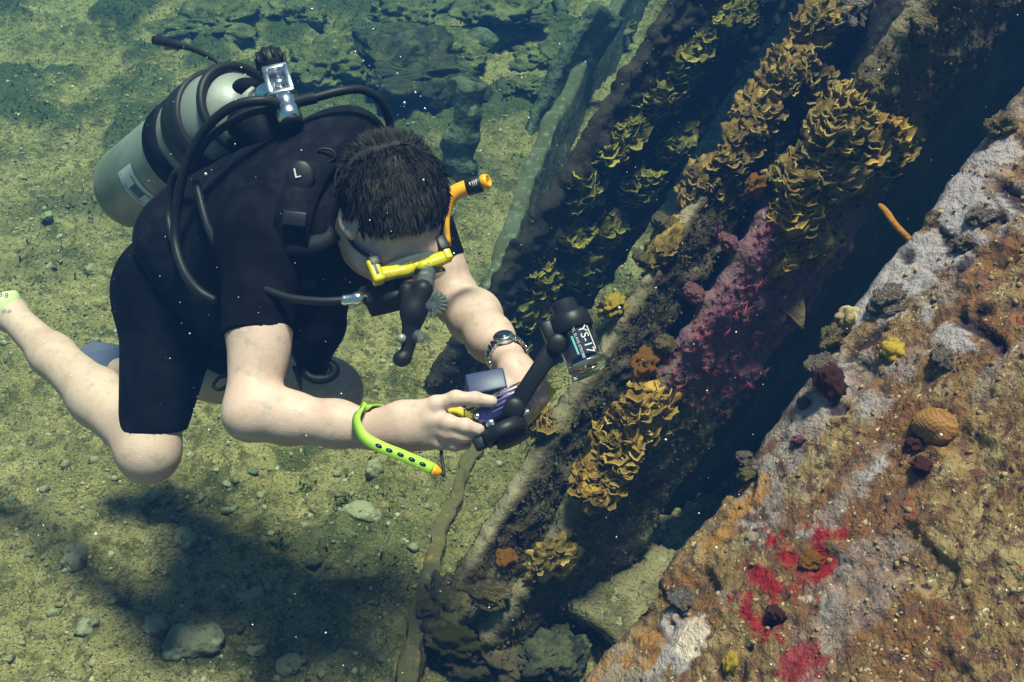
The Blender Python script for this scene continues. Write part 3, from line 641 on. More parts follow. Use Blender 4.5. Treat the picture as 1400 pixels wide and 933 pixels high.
def colony(px, py, rx, ry, n, size, kind, surf, label, group, ang=-55, name='leaf_coral', upw=.55):
    c = near(surf, px, py)
    if c is None: print('COLONY MISS', label); return
    n = int(n * 2.6); size = (size[0] * .45, size[1] * .70)
    t = thing(name, c[0], label, 'coral', group); dd_ = (c[0] - EYE) @ FWD; bx, by = rx * dd_ / FPX * .95, ry * dd_ / FPX * .95
    bo = link('coral_base', rockmesh('coral_base', 1, random.randint(1, 900), 4, .30, (1, 1, 1), 2.4, .22), M[kind + '_base'], t)
    ax1 = RIGHT * math.cos(math.radians(ang)) - UPV * math.sin(math.radians(ang)); z = nz(c[1]); x = nz(ax1 - z * (ax1 @ z)); y = np.cross(z, x); bz = min(bx, by) * .42
    bo.matrix_basis = Matrix([[x[i] * bx, y[i] * by, z[i] * bz, c[0][i]] for i in range(3)] + [[0, 0, 0, 1]]); me_ = bo.data; me_.transform(bo.matrix_basis); bo.matrix_basis = Matrix(); base_s = Surf(me_)
    ca, sa = math.cos(math.radians(ang)), math.sin(math.radians(ang)); got = 0; tries = 0
    while got < n and tries < n * 6:
        tries += 1; a = random.uniform(0, 6.283); q = math.sqrt(random.random()); dx, dy = q * rx * math.cos(a), q * ry * math.sin(a)
        h = base_s.hit(px + dx * ca - dy * sa, py + dx * sa + dy * ca) or surf.hit(px + dx * ca - dy * sa, py + dx * sa + dy * ca)
        if h is None: continue
        p, nn = h; o = bpy.data.objects.new('coral_plate', random.choice(FANS[kind])); COL.objects.link(o)
        out = nz(nn * .75 - UPV * .55 - RIGHT * .25 + .40 * rng.standard_normal(3)); up = nz(np.array([-.1, -.1, .8]) + TOW * .75 + .3 * rng.standard_normal(3))
        x, y, z = basis(out, up); s_ = random.uniform(*size) * (1.15 - .4 * q); m = Matrix([[x[i] * s_, y[i] * s_, z[i] * s_, p[i] - nn[i] * .008] for i in range(3)] + [[0, 0, 0, 1]])
        o.parent = t; o.matrix_parent_inverse = Matrix.Translation(Vector(c[0])).inverted(); o.matrix_basis = m; got += 1
    return t
G3, G2, G1 = 'olive leaf corals on the farthest beam', 'leaf corals on the second beam', 'leaf corals on the front beam'
for a in [(1000, 28, 40, 28, 16, (.03, .055), 'topmost olive coral clump on the farthest beam'), (945, 85, 46, 30, 18, (.03, .06), 'olive coral clump jutting left near the top of the farthest beam'),
          (905, 135, 34, 26, 12, (.035, .065), 'flat topped olive coral ledge left of the second beam'), (862, 185, 26, 22, 10, (.035, .07), 'bright yellow coral tuft against the blue shade'),
          (925, 190, 36, 26, 14, (.03, .055), 'dim olive corals between the farthest and second beams'), (835, 215, 24, 20, 9, (.03, .055), 'small olive coral below the bright yellow tuft'),
          (875, 255, 34, 26, 12, (.03, .055), 'shaded olive corals beside the knobbed edge'), (800, 265, 28, 22, 10, (.035, .065), 'yellow coral tuft on the left rim of the farthest beam'),
          (835, 310, 34, 24, 12, (.03, .05), 'scattered dim corals in the middle of the farthest beam'), (785, 320, 24, 22, 9, (.035, .06), 'round yellow coral heads lower on the farthest beam'),
          (752, 378, 30, 24, 12, (.03, .055), 'low yellow corals near the lower end of the farthest beam'), (800, 372, 36, 26, 12, (.028, .05), 'dim corals above the strobe'),
          (722, 432, 32, 24, 12, (.03, .05), 'lowest olive corals right of the bare forearm'), (700, 488, 26, 26, 8, (.025, .045), 'olive corals behind the wristwatch')]:
    colony(*a[:6], 'coral_green', SB3, a[6], G3)
for a in [(1118, 38, 44, 34, 20, (.03, .05), 'coral', 'topmost corals on the second beam under a pale lump'), (1078, 92, 44, 34, 20, (.028, .05), 'coral', 'dense brown corals below the top of the second beam'),
          (1112, 128, 40, 34, 18, (.028, .05), 'coral', 'brown shelf corals on the dark side of the second beam'), (1040, 150, 44, 32, 18, (.028, .05), 'coral', 'yellow brown corals on the lit side of the second beam'),
          (1010, 205, 42, 34, 20, (.022, .042), 'coral', 'close set small corals where the second beam meets the front growth'), (955, 250, 40, 26, 14, (.018, .034), 'coral', 'small ochre corals along the pale edge'),
          (1000, 262, 36, 30, 10, (.02, .034), 'coral', 'sparse ochre corals left of the orange sponge'), (905, 335, 40, 26, 7, (.016, .03), 'coral', 'a few tiny corals around the red stain on the second beam'),
          (735, 575, 24, 26, 10, (.025, .045), 'coral_gold', 'golden brown corals just right of the camera lens ring')]:
    colony(*a[:7], SB2, a[7], G2)
for a in [(1150, 168, 54, 40, 30, (.03, .055), 'coral', 'large brown coral mass capping the front beam'), (1205, 195, 40, 46, 22, (.03, .055), 'coral_gold', 'orange brown corals hanging on the right side of the front beam'),
          (1095, 235, 46, 36, 22, (.028, .05), 'coral', 'shelf corals above the purple stretch'), (1140, 255, 46, 46, 18, (.026, .045), 'coral', 'shaded shelf corals below the capping mass'),
          (1080, 300, 38, 34, 16, (.026, .045), 'coral_gold', 'golden corals at the upper end of the purple stretch'), (1072, 352, 26, 24, 8, (.022, .04), 'coral_gold', 'small golden corals on the right rim of the purple stretch'),
          (1115, 330, 34, 40, 8, (.022, .04), 'coral', 'dim corals in the dark right of the purple stretch'),
          (880, 565, 44, 40, 30, (.022, .042), 'coral_gold', 'bright golden corals at the lower end of the purple stretch'), (838, 612, 50, 40, 34, (.022, .042), 'coral_gold', 'bright golden corals on the middle of the front beam'),
          (822, 655, 42, 34, 26, (.022, .04), 'coral_gold', 'lowest golden corals of the bright patch on the front beam'),
          (755, 765, 40, 34, 6, (.018, .034), 'coral', 'a few small yellow corals low on the front beam')]:
    colony(*a[:7], SB1, a[7], G1)
# cup coral polyps on the purple stretch
def polypmesh(seed):
    r_ = random.Random(seed); mb = MB(); lathe(mb, (0, 0, -.3), (0, 0, 1), [(0, .45), (.5, .34), (.6, .18)], 6)
    for k in range(15):
        an = 6.283 * k / 15 + r_.uniform(-.2, .2); el = r_.uniform(.05, .7); L_ = r_.uniform(.8, 1.35); d = np.array([math.cos(an) * math.cos(el), math.sin(an) * math.cos(el), math.sin(el)])
        s_ = nz(np.cross(d, [0, 0, 1.])); u = np.cross(s_, d); b = np.array([0, 0, .25]); w_ = .075
        mb.add([b + s_ * w_, b - s_ * w_ * .6 + u * w_, b - s_ * w_ * .6 - u * w_, b + d * L_ - np.array([0, 0, .12 * L_])], [(0, 1, 3), (1, 2, 3), (2, 0, 3)], [.2, .2, .2, 1])
    me = mesh('polyp', mb.V, mb.F); attr(me, 'fac', mb.a); me.materials.append(M['polyp']); return me
PM = [polypmesh(s_) for s_ in range(4)]
c = SB1.hit(985, 430)[0]; t = thing('cup_coral', c, 'purple red cup coral polyps carpeting the middle of the front beam', 'coral')
pts = []
for k in range(9000):
    u, v = random.uniform(0, 1), random.uniform(0, 1); px, py = 886 + (1066 - 886) * u + (v * 1.25 + .03) * 108, 520 - (520 - 280) * u + (v * 1.25 + .03) * 66
    if all((px - a) ** 2 + (py - b) ** 2 > 10.5 ** 2 for a, b in pts): pts.append((px, py))
for px, py in pts[:285]:
    h = SB1.hit(px, py)
    if h is None: continue
    p, nn = h; o = bpy.data.objects.new('polyp', random.choice(PM)); COL.objects.link(o); x, y, z = frame(nz(nn + .35 * rng.standard_normal(3)), rng.standard_normal(3)); s_ = random.choice([.007, .008, .009, .010, .012, .018]) * random.uniform(.85, 1.15)
    o.parent = t; o.matrix_parent_inverse = Matrix.Translation(Vector(c)).inverted(); o.matrix_basis = Matrix([[x[i] * s_, y[i] * s_, z[i] * s_, p[i]] for i in range(3)] + [[0, 0, 0, 1]])
# knobs along the beam edges, sponges, lumps
def lump(name, surf, px, py, rpx, matn, label, cat, sq=(1, 1, 1), lift=.4, group=None, seed=None, amp=.3, f=1.8, toward=None, sub=3, dpx=(0, 0)):
    h = near(surf, px, py)
    if h is None: print('LUMP MISS', label); return
    p, nn = h; d = (p - EYE) @ FWD; r = rpx * d / FPX; o = link(name, rockmesh(name, 1, seed or random.randint(1, 999), 4, amp, (1, 1, 1), f, .16), M[matn])
    ax = nz(nn if toward is None else toward); x, y, z = frame(ax, UPV)
    p = p + RIGHT * dpx[0] * d / FPX - UPV * dpx[1] * d / FPX + ax * r * sq[2] * lift
    o.matrix_basis = Matrix([[x[i] * r * sq[0], y[i] * r * sq[1], z[i] * r * sq[2], p[i]] for i in range(3)] + [[0, 0, 0, 1]])
    return tag(o, label, cat, group)
UL = cv(-.75, .62, .25)
for k, (px, py, r, lb) in enumerate([(938, 238, 11, 'white knob high on the pale edge of the second beam'), (888, 300, 13, 'brown knob in the middle of the pale edge'), (852, 355, 11, 'ochre knob on the pale edge below the middle'), (815, 415, 13, 'knob on the pale edge beside the strobe head')]):
    lump('encrusted_bolt', SB2, px + 14, py + 4, r, 'brown_crust', lb, 'bolt', (.95, .95, 1.25), .5, 'crusted bolts on the second beam', toward=UL, amp=.16)
for k, (px, py, r, lb, m_) in enumerate([(978, 330, 12, 'pink knob on the purple edge, upper of two', 'sponge_pink'), (925, 400, 13, 'pink knob on the purple edge, lower of two', 'sponge_pink'), (1178, 118, 17, 'dark brown knob near the top of the front beam', 'brown_crust'), (1248, 38, 20, 'highest dark knob on the front beam', 'brown_crust'), (892, 470, 13, 'pale round knob at the lower end of the purple edge', 'brown_crust')]):
    lump('encrusted_bolt', SB1, px + 18, py + 6, r, m_, lb, 'bolt', (.95, .95, 1.25), .5, 'crusted bolts on the front beam', toward=UL, amp=.16)
lump('orange_sponge', SB1, 1052, 262, 17, 'sponge_orange', 'bright orange sponge in the fork above the purple stretch', 'sponge', (1.2, 1, .8), .3, amp=.5, dpx=(-14, -4))
lump('crust_lump', SB1, 888, 497, 19, 'sponge_orange', 'orange and ochre lump under the purple edge', 'sponge', (1, 1, .8), .3, amp=.4, dpx=(-6, 0))
lump('pale_lump', SB2, 1145, 18, 30, 'sponge_grey', 'pale grey lump at the top of the second beam', 'sponge', (1.2, .9, .7), .4, amp=.35)
lump('coral_head', SB2, 835, 425, 17, 'coral_yellow', 'knobbly tan coral head right of the strobe cap', 'coral', (1, 1, .9), .4, amp=.5, f=4)
lump('brown_sponge', SB1, 660, 800, 20, 'brown_crust', 'brown lumpy sponge low on the front beam', 'sponge', (1.5, .9, .9), .5, amp=.3, dpx=(-12, 0))
lump('brown_sponge', SB1, 690, 765, 15, 'sponge_orange', 'small tan sponge above the brown lumpy one', 'sponge', (1, 1, .9), .4, amp=.3, dpx=(-24, 4))
lump('grey_crust', SB1, 660, 735, 26, 'sponge_grey', 'pale grey crust between the two low beam ends', 'sponge', (1.3, .8, .4), .2, amp=.4, dpx=(-14, 0))
lump('olive_sponge', SB1, 640, 878, 24, 'coral_green_base', 'olive sponge at the lower end of the front beam', 'sponge', (1.6, .8, .7), .4, amp=.4, dpx=(-20, 0))
p = P(1085, 415, 2.16); mb = MB()
V = [p + RIGHT * a * .00145 - UPV * b * .00145 for a, b in [(-28, 0), (-8, -30), (12, -22), (16, 8), (14, 36), (-4, 18)]]
mb.add(V + [v - TOW * .02 for v in V], [(5, 4, 3, 2, 1, 0), (6, 7, 8, 9, 10, 11)] + [(i, (i + 1) % 6, (i + 1) % 6 + 6, i + 6) for i in range(6)])
tag(mb.build('plate_fragment', M['brown_crust'], smooth=False), 'jagged tan fragment in the dark right of the purple stretch', 'fragment')
mb = MB(); tube(mb, spline([P(1262, 346, 1.74), P(1226, 310, 1.76), P(1212, 290, 1.78), P(1202, 280, 1.80)], 6), [.0055] * 12 + [.0052, .005, .005, .0048, .0045, .004, .0025], 10)
tag(mb.build('rope_sponge', M['sponge_orange']), 'thin orange finger sponge rising from the hull plate edge', 'sponge')
# on the hull plate
h = SH.hit(1280, 585); p, nn = h; d = (p - EYE) @ FWD
def brain():
    bm = bmesh.new(); bmesh.ops.create_uvsphere(bm, u_segments=96, v_segments=48, radius=1); V = np.array([v.co for v in bm.verts]); F = [tuple(v.index for v in q.verts) for q in bm.faces]; bm.free()
    w_ = np.sin(V[:, 0] * 24 + 2.2 * noise(V, 3, 4)) * np.sin(V[:, 1] * 24 + 2.2 * noise(V, 3, 8)); V = V * (1 + .12 * noise(V, 1.5, 3) + .018 * w_)[:, None]
    me = mesh('brain_coral', V, F); attr(me, 'fac', np.clip(.5 - w_ * .9, 0, 1)); o = link('brain_coral', me, M['brain']); r = 33 * d / FPX; x, y, z = frame(nn, UPV)
    o.matrix_basis = Matrix([[x[i] * r * 1.05, y[i] * r * .78, z[i] * r * .72, p[i] + nn[i] * r * .12] for i in range(3)] + [[0, 0, 0, 1]]); tag(o, 'round brown brain coral on the hull plate', 'coral')
brain()
lump('knob_sponge', SH, 1143, 535, 17, 'maroon', 'dark maroon stump under a grey cap on the hull plate', 'sponge', (1.15, 1.15, 1.9), .6, toward=nz(pn + UPV * .5), amp=.18)
lump('cap_sponge', SH, 1138, 528, 19, 'sponge_grey', 'grey cap on the maroon stump', 'sponge', (1, 1, .8), 2.4, toward=nz(pn + UPV * .6), amp=.22)
def cluster(surf, px, py, rpx, matn, label, n=16, name='finger_coral'):
    p, nn = surf.hit(px, py); d = (p - EYE) @ FWD; r = rpx * d / FPX; f = Field(p - r * 1.6, p + r * 1.6, r / 16); f.ell(p, [(1, 0, 0), (0, 1, 0), (0, 0, 1)], [r * .75] * 3, r * .1)
    for k in range(n):
        v = nz(nn * .8 + rng.standard_normal(3)); q = p + v * r * .75; f.ell(q, [(1, 0, 0), (0, 1, 0), (0, 0, 1)], [r * random.uniform(.22, .34)] * 3, r * .12)
    tag(link(name, f.mesh(name), M[matn]), label, 'coral')
cluster(SH, 1222, 480, 19, 'coral_yellow', 'knobbly yellow coral on the hull plate above the brain coral')
cluster(SH, 1160, 440, 22, 'brown_crust', 'pale yellowish knobbly crust near the hull plate edge', 20)
for a in [(1215, 412, 24, 'sponge_grey', 'rounded grey lump near the hull plate edge', (1.1, .9, .6)), (1140, 462, 20, 'brown_crust', 'brownish lump on the hull plate rim', (1.2, 1, .6)), (1100, 552, 9, 'sponge_grey', 'small grey pebble shaped lump by the maroon stump', (1, 1, 1)),
          (1094, 602, 9, 'sponge_pink', 'small bright pink lump on the lilac patch', (1.2, .8, .8)), (935, 822, 17, 'sponge_grey', 'dark grey lump in the lilac patch near the bottom', (1.1, .9, 1.0)), (1012, 622, 10, 'sponge_grey', 'small grey cone on the hull plate edge', (.9, .9, 1.3)),
          (1020, 648, 12, 'brown_crust', 'brown lump just below the grey cone', (1, 1, .9)), (1262, 640, 13, 'maroon', 'dark maroon lump below the brain coral', (1, 1, .9)), (1255, 608, 12, 'maroon', 'dark crust at the left foot of the brain coral', (1.3, 1, .7)), (1290, 492, 16, 'sponge_grey', 'grey lump right of the yellow coral', (1, 1, .8)),
          (1340, 300, 15, 'sponge_grey', 'lilac lump high on the hull plate', (1.2, .9, .8)), (1318, 335, 13, 'sponge_grey', 'lilac lump under the higher one on the hull plate', (1.1, .9, .8)), (1245, 130, 12, 'brown_crust', 'tiny brown lump', (1, 1, 1)), (1370, 175, 17, 'brown_crust', 'brown lump on the upper rim of the hull plate', (1.2, 1, .9)),
          (1110, 768, 14, 'sponge_orange', 'ochre lump among the red patches', (1.2, 1, .6)), (1000, 905, 13, 'coral_yellow', 'small yellow lump left of the lowest red patch', (.8, 1.2, .8)), (1060, 838, 11, 'maroon', 'dark maroon lump between the red patches', (1.6, .8, .6))]:
    if 'tiny' in a[4]: continue
    lump('crust_lump', SH, a[0], a[1], a[2], a[3], a[4], 'lump', a[5], .25, amp=.38)
# uncountable crust nodules and turf over the plate
def nodules():
    bm = bmesh.new(); bmesh.ops.create_icosphere(bm, subdivisions=1, radius=1); V0 = np.array([v.co for v in bm.verts]); F0 = np.array([[v.index for v in q.verts] for q in bm.faces]); bm.free(); Vs = []; A = []; k = 0
    while k < 700:
        px, py = random.uniform(800, 1410), random.uniform(120, 940); h = SH.hit(px, py)
        if h is None or h[1] @ pn < .4: continue
        if noise(np.array([h[0]]), 12, 33)[0] < random.uniform(-.6, .5): k += 1; continue
        r = .0012 + .0035 * random.random() ** 2; Vs.append(V0 * r * rng.uniform(.6, 1.4, 3) * (1 + .25 * rng.standard_normal((len(V0), 1))) + h[0]); A += [random.random() ** 2] * len(V0); k += 1
    n = len(Vs); F = (F0[None] + np.arange(n)[:, None, None] * len(V0)).reshape(-1, 3); me = mesh('crust_nodules', np.concatenate(Vs), F); attr(me, 'fac', A); tag(link('crust_nodules', me, M['nodule']), kind='stuff')
M['nodule'] = mat('nodule', (.22, .12, .06), .85, spec=.2, cols=[((.10, .04, .035), 20, .55, .05, 4), ((.34, .22, .08), 35, .58, .05, 4)], att=[((.36, .26, .15), 'fac')])
nodules()
for (px, py, lb) in [(415, 672, 'tuft of bright green weed at the right rim of the shadow'), (470, 690, 'green weed tuft beside the flat pale stone'), (600, 522, 'yellow green weed tuft under the far forearm'), (385, 742, 'dark green weed tuft inside the shadow')]:
    p = ground_hit(px, py); n = 60; q = p + rng.standard_normal((n, 3)) * [.015, .015, .001]; o = blades('green_weed', q, np.tile([0, 0, 1.], (n, 1)), n, (.006, .020), (.004, .008), 'weed'); del o['kind']; tag(o, lb, 'seaweed')

# ------------------------------------------------------------------ the diver
person = thing('person', P(300, 400, 1.95), 'diver in a black short wetsuit leaning forward to photograph the coral', 'person')
CHEST, WAIST, HIP = P(432, 300, 1.86), P(325, 345, 1.98), P(256, 392, 2.08)
tz = nz(CHEST - HIP)                                                 # up the trunk
R_SH, R_EL, R_WR = P(360, 322, 1.72), P(345, 562, 1.635), P(512, 588, 1.60)
L_SH, L_EL, L_WR = P(568, 318, 1.93), P(625, 412, 1.93), P(692, 487, 1.72)
R_HP, R_KN, R_AN = P(240, 398, 2.03), P(204, 614, 1.97), P(12, 428, 2.22)
L_HP, L_KN, L_AN = P(285, 430, 2.18), P(452, 535, 2.14), P(165, 508, 2.42)
HC = P(538, 276, 1.66)
hu = cv(.12, .42, .9); hf = nz(cv(.24, -.93, .28) - hu * (cv(.24, -.93, .28) @ hu)); hl = np.cross(hu, hf)   # crown, face, his left
hl = hl if hl @ RIGHT > 0 else -hl
def H(l, f, u): return HC + hl * l + hf * f + hu * u

F1 = Field(np.minimum.reduce([R_AN, HIP, R_KN, R_EL, L_WR, HC]) - .17, np.maximum.reduce([R_AN, HIP, CHEST, L_WR, HC, L_KN, L_AN]) + .16, .0031)
f = F1
# trunk core (under the suit)
f.cone(HIP, WAIST, .09, .085, .04); f.cone(WAIST, CHEST, .085, .11, .04); f.cone(CHEST, R_SH, .07, .045, .04); f.cone(CHEST, L_SH, .07, .045, .04)
# legs
f.cone(R_HP, R_KN, .075, .047, .03); kn = R_KN
f.ell(R_KN + nz(R_KN - R_HP) * .012, [TOW, RIGHT, UPV], (.046, .047, .047), .03)
calf = R_KN + (R_AN - R_KN) * .33; f.cone(R_KN, calf + UPV * .004, .046, .050, .03); f.cone(calf + UPV * .004, R_KN + (R_AN - R_KN) * .66, .050, .038, .03); f.cone(R_KN + (R_AN - R_KN) * .66, R_AN, .038, .028, .03); f.cone(R_KN + UPV * .03, R_KN + (R_AN - R_KN) * .9, .012, .008, .03)
f.cone(R_AN, P(-70, 392, 2.27), .031, .034, .03)
f.cone(L_HP, L_KN, .075, .052, .03); f.ell(L_KN, [TOW, RIGHT, UPV], (.05, .05, .05), .04)
calf = L_KN + (L_AN - L_KN) * .33; f.cone(L_KN, calf, .05, .054, .03); f.cone(calf, L_AN, .054, .030, .03)
# arms
def arm(S_, E, W, ru, re, rf, rw, bel):
    f.cone(S_, S_ + (E - S_) * .5, ru, ru, .03); f.cone(S_ + (E - S_) * .5, E, ru, re, .03)
    m = E + (W - E) * .30 + bel; f.cone(E, m, re * .95, rf, .03); f.cone(m, E + (W - E) * .7, rf, (rf + rw) * .53, .03); f.cone(E + (W - E) * .7, W, (rf + rw) * .5, rw, .03)
arm(R_SH, R_EL, R_WR, .044, .037, .0345, .0235, UPV * -.002)
f.ell(R_EL + cv(-.35, -.8, .2) * .012, [TOW, RIGHT, UPV], (.030, .029, .027), .025); f.ell(R_SH + (R_EL - R_SH) * .66 + RIGHT * .012, [TOW, RIGHT, UPV], (.036, .034, .05), .03)
arm(L_SH, L_EL, L_WR, .045, .038, .042, .0245, RIGHT * .006)
# neck, head
f.cone(CHEST + tz * .05, H(-.005, -.03, -.075), .062, .056, .05)
f.ell(HC + hu * .012 - hf * .008, [hl, hf, hu], (.076, .090, .084), .01)          # cranium
f.ell(H(0, .045, -.045), [hl, hf, hu], (.062, .058, .075), .04)                  # face
f.cone(H(-.035, .03, -.095), H(0, .085, -.118), .028, .024, .03); f.cone(H(.035, .03, -.095), H(0, .085, -.118), .028, .024, .03)   # jaw
f.cone(H(-.056, .062, -.042), H(-.03, .088, -.05), .014, .014, .02); f.cone(H(.056, .062, -.042), H(.03, .088, -.05), .014, .014, .02)  # cheekbones
f.cone(H(-.04, .088, -.008), H(.04, .088, -.008), .012, .012, .02)               # brow
f.cone(H(0, .098, -.02), H(0, .118, -.058), .009, .014, .012)                    # nose
f.cone(H(-.02, .1, -.088), H(.02, .1, -.088), .008, .008, .01)                   # lips
for s_ in (-1, 1):
    f.ell(H(s_ * .03, .094, -.028), [hl, hf, hu], (.014, .009, .01), .006, sub=True); f.ell(H(s_ * .03, .088, -.028), [hl, hf, hu], (.0115, .0115, .0115), .003)
    ea = nz(hl * s_ * .9 - hf * .45); e = H(s_ * .078, -.012, -.035) if s_ > 0 else P(477, 300, 1.628); ea = ea if s_ > 0 else cv(-.55, .1, .83)
    eu = nz(hu - ea * (hu @ ea)) if s_ > 0 else nz(UPV * .9 - RIGHT * .4 - ea * ((UPV * .9 - RIGHT * .4) @ ea)); f.ell(e, [ea, np.cross(ea, eu), eu], (.010, .019, .028), .005); f.ell(e + ea * .009 - eu * .003, [ea, np.cross(ea, eu), eu], (.007, .010, .015), .004, sub=True); f.ell(e - eu * .024 + ea * .001, [ea, np.cross(ea, eu), eu], (.007, .009, .010), .004)
f.cone(P(484, 312, 1.70), P(510, 352, 1.67), .028, .022, .03); f.cone(P(478, 322, 1.745), P(500, 345, 1.72), .034, .03, .03)
# hands
def finger(pts, r0, r1, k=.005):
    n = len(pts) - 1
    for i in range(n):
        a, b = r0 + (r1 - r0) * i / n, r0 + (r1 - r0) * (i + 1) / n; f.cone(pts[i], pts[i + 1], a, b, k if i else .010)
        if 0 < i: f.ell(pts[i], [TOW, RIGHT, UPV], (a * 1.1,) * 3, .004)
# right hand: back of the hand to the viewer
f.cone(R_WR, P(552, 580, 1.59), .026, .029, .02, flat=(TOW, .8)); f.cone(P(552, 580, 1.59), P(590, 572, 1.585), .029, .026, .02, flat=(TOW, .75)); f.cone(P(550, 590, 1.60), P(588, 592, 1.60), .024, .024, .02, flat=(TOW, .8))
finger([P(565, 566, 1.585), P(596, 553, 1.575), P(623, 545, 1.57), P(650, 546, 1.568), P(672, 549, 1.57)], .0125, .0088)     # index, on the shutter
finger([P(588, 574, 1.575), P(612, 578, 1.562), P(636, 583, 1.555), P(654, 588, 1.56)], .0122, .0092)
finger([P(587, 588, 1.585), P(610, 592, 1.568), P(633, 596, 1.562), P(649, 598, 1.57)], .0118, .0088)
finger([P(580, 600, 1.595), P(602, 605, 1.58), P(622, 608, 1.575), P(637, 608, 1.585)], .0108, .0078)
finger([P(556, 572, 1.60), P(585, 560, 1.625), P(612, 560, 1.64), P(632, 566, 1.645)], .0135, .0095)                            # thumb behind the housing
# left hand: holding the far side of the rig
lw = L_WR; f.cone(L_WR, P(708, 512, 1.665), .027, .030, .02, flat=(cv(.8, .3, .4), .8)); f.cone(P(708, 512, 1.665), P(716, 532, 1.65), .030, .026, .02, flat=(cv(.8, .3, .4), .8))
finger([P(720, 512, 1.655), P(736, 520, 1.64), P(744, 532, 1.63), P(742, 545, 1.615)], .0115, .0085)
finger([P(722, 524, 1.655), P(738, 534, 1.635), P(734, 545, 1.61), P(722, 549, 1.595)], .0115, .0088)
finger([P(718, 534, 1.655), P(733, 548, 1.635), P(727, 556, 1.612), P(714, 559, 1.60)], .0112, .0085)
finger([P(710, 540, 1.655), P(722, 560, 1.64), P(716, 568, 1.62), P(706, 570, 1.61)], .010, .0078)
finger([P(698, 510, 1.655), P(692, 530, 1.635), P(694, 545, 1.62)], .013, .0095)                                                 # thumb on the tray
body = link('body', F1.mesh('body'), M['skin'], person)

# wetsuit: short sleeves and legs with clean cuffs
F2 = Field(np.minimum.reduce([HIP, R_KN, R_SH, CHEST, L_SH]) - .24, np.maximum.reduce([HIP, CHEST, L_SH, L_KN, R_SH]) + .22, .0038); f = F2
side = nz(np.cross(tz, TOW)); bk = nz(UPV * .8 + TOW * .3 - tz * (tz @ (UPV * .8 + TOW * .3)))
f.cone(HIP, WAIST, .118, .116, .05, flat=(bk, .85)); f.cone(WAIST, CHEST, .122, .15, .06, flat=(bk, .85)); f.cone(CHEST, R_SH, .115, .068, .05); f.cone(CHEST, L_SH, .11, .062, .05)
f.cone(CHEST + tz * .03, H(-.01, -.04, -.085), .078, .066, .03, cuts=[(H(-.01, -.02, -.07) , nz(H(0, 0, -.05) - CHEST))])
cu = R_SH + (R_EL - R_SH) * .60; f.cone(R_SH, R_EL, .064, .0455, .04, cuts=[(P(345, 458, 1.66), nz(R_EL - R_SH + RIGHT * .01))])
f.cone(L_SH, L_EL, .064, .049, .03, cuts=[(L_SH + (L_EL - L_SH) * .52, nz(L_EL - L_SH))])
f.cone(R_HP, R_KN, .098, .0535, .05, cuts=[(P(205, 590, 1.97), nz(R_KN - R_HP - .07 * TOW + .03 * RIGHT))])
f.cone(HIP, R_HP, .115, .098, .05); f.cone(L_HP, L_KN, .10, .062, .04, cuts=[(L_HP + (L_KN - L_HP) * .42, nz(L_KN - L_HP))])
link('wetsuit', F2.mesh('wetsuit'), M['suit'], person)
# hair
def make_hair():
    n = 34000; d = rng.standard_normal((n, 3)); d /= np.linalg.norm(d, axis=1)[:, None]
    k = (d[:, 2] > -.25 - .35 * (d[:, 1] < -.1)) & (d[:, 1] * .9 - d[:, 2] * 1.05 < .42) & ~((np.abs(d[:, 0]) > .8) & (d[:, 2] < -.12) & (d[:, 1] > -.25)); 
    rad = np.array([.0775, .0915, .0855]); B = np.stack([hl, hf, hu]); c = HC + hu * .012 - hf * .008
    def hairy(q): X, Y = pix((q * rad) @ B + c); return ~((Y > 318 + (X - 480) * .14) & (q @ np.array([0, .3, .95]) > -2) | ((X < 492) & (Y > 288)))
    k &= hairy(d); d = d[k]; n = len(d); pos = d * rad; wn = d / rad; wn /= np.linalg.norm(wn, axis=1)[:, None]
    fl = np.stack([.3 * noise(d, 2.2, 1) , .85 + 0 * d[:, 0], -.25 + .3 * noise(d, 2, 5)], 1) * np.where(d[:, 1:2] > -.35, 1, -.7); fl[:, 2] -= .7 * (d[:, 1] < -.35); fl += .45 * np.stack([noise(d, 7, 11), noise(d, 7, 12), noise(d, 7, 13)], 1)
    fl -= wn * (fl * wn).sum(1)[:, None]; dr = wn * .28 + fl * .95 + .22 * rng.standard_normal((n, 3)); dr /= np.linalg.norm(dr, axis=1)[:, None]
    ln = rng.uniform(.011, .023, n)[:, None]; sd_ = np.cross(dr, wn + .3 * rng.standard_normal((n, 3))); sd_ /= np.linalg.norm(sd_, axis=1)[:, None]; w_ = .0005
    mid = pos + dr * ln * .5; tip = pos + dr * ln + fl * ln * .35 - wn * ln * .12
    L_ = np.stack([pos - sd_ * w_ - wn * .004, pos + sd_ * w_ - wn * .004, mid + sd_ * w_ * .8, tip, mid - sd_ * w_ * .8], 1).reshape(-1, 3)
    me1 = L_ @ B + c; F = (np.array([[0, 1, 2, 3, 4]])[None] + np.arange(n)[:, None, None] * 5).reshape(-1, 5)
    # scalp cap beneath the strands
    bm = bmesh.new(); bmesh.ops.create_icosphere(bm, subdivisions=5, radius=1); V = np.array([v.co for v in bm.verts]); Fc = [tuple(v.index for v in q.verts) for q in bm.faces]; bm.free()
    ok = (V[:, 2] > -.25 - .35 * (V[:, 1] < -.1)) & (V[:, 1] * .9 - V[:, 2] * 1.05 < .45) & ~((np.abs(V[:, 0]) > .8) & (V[:, 2] < -.12) & (V[:, 1] > -.25)) & hairy(V)
    cap = (V * rad * (1.012 + .02 * fbm(V, 6, 3, 3))[:, None]) @ B + c; mb = MB(); mb.V = [tuple(v) for v in me1] + [tuple(v) for v in cap]; b = len(me1)
    mb.F = [tuple(r) for r in F.tolist()] + [tuple(b + i for i in q) for q in Fc if all(ok[i] for i in q)]; mb.a = [0] * len(mb.V); mb.build('hair', M['hair'], person)
make_hair()

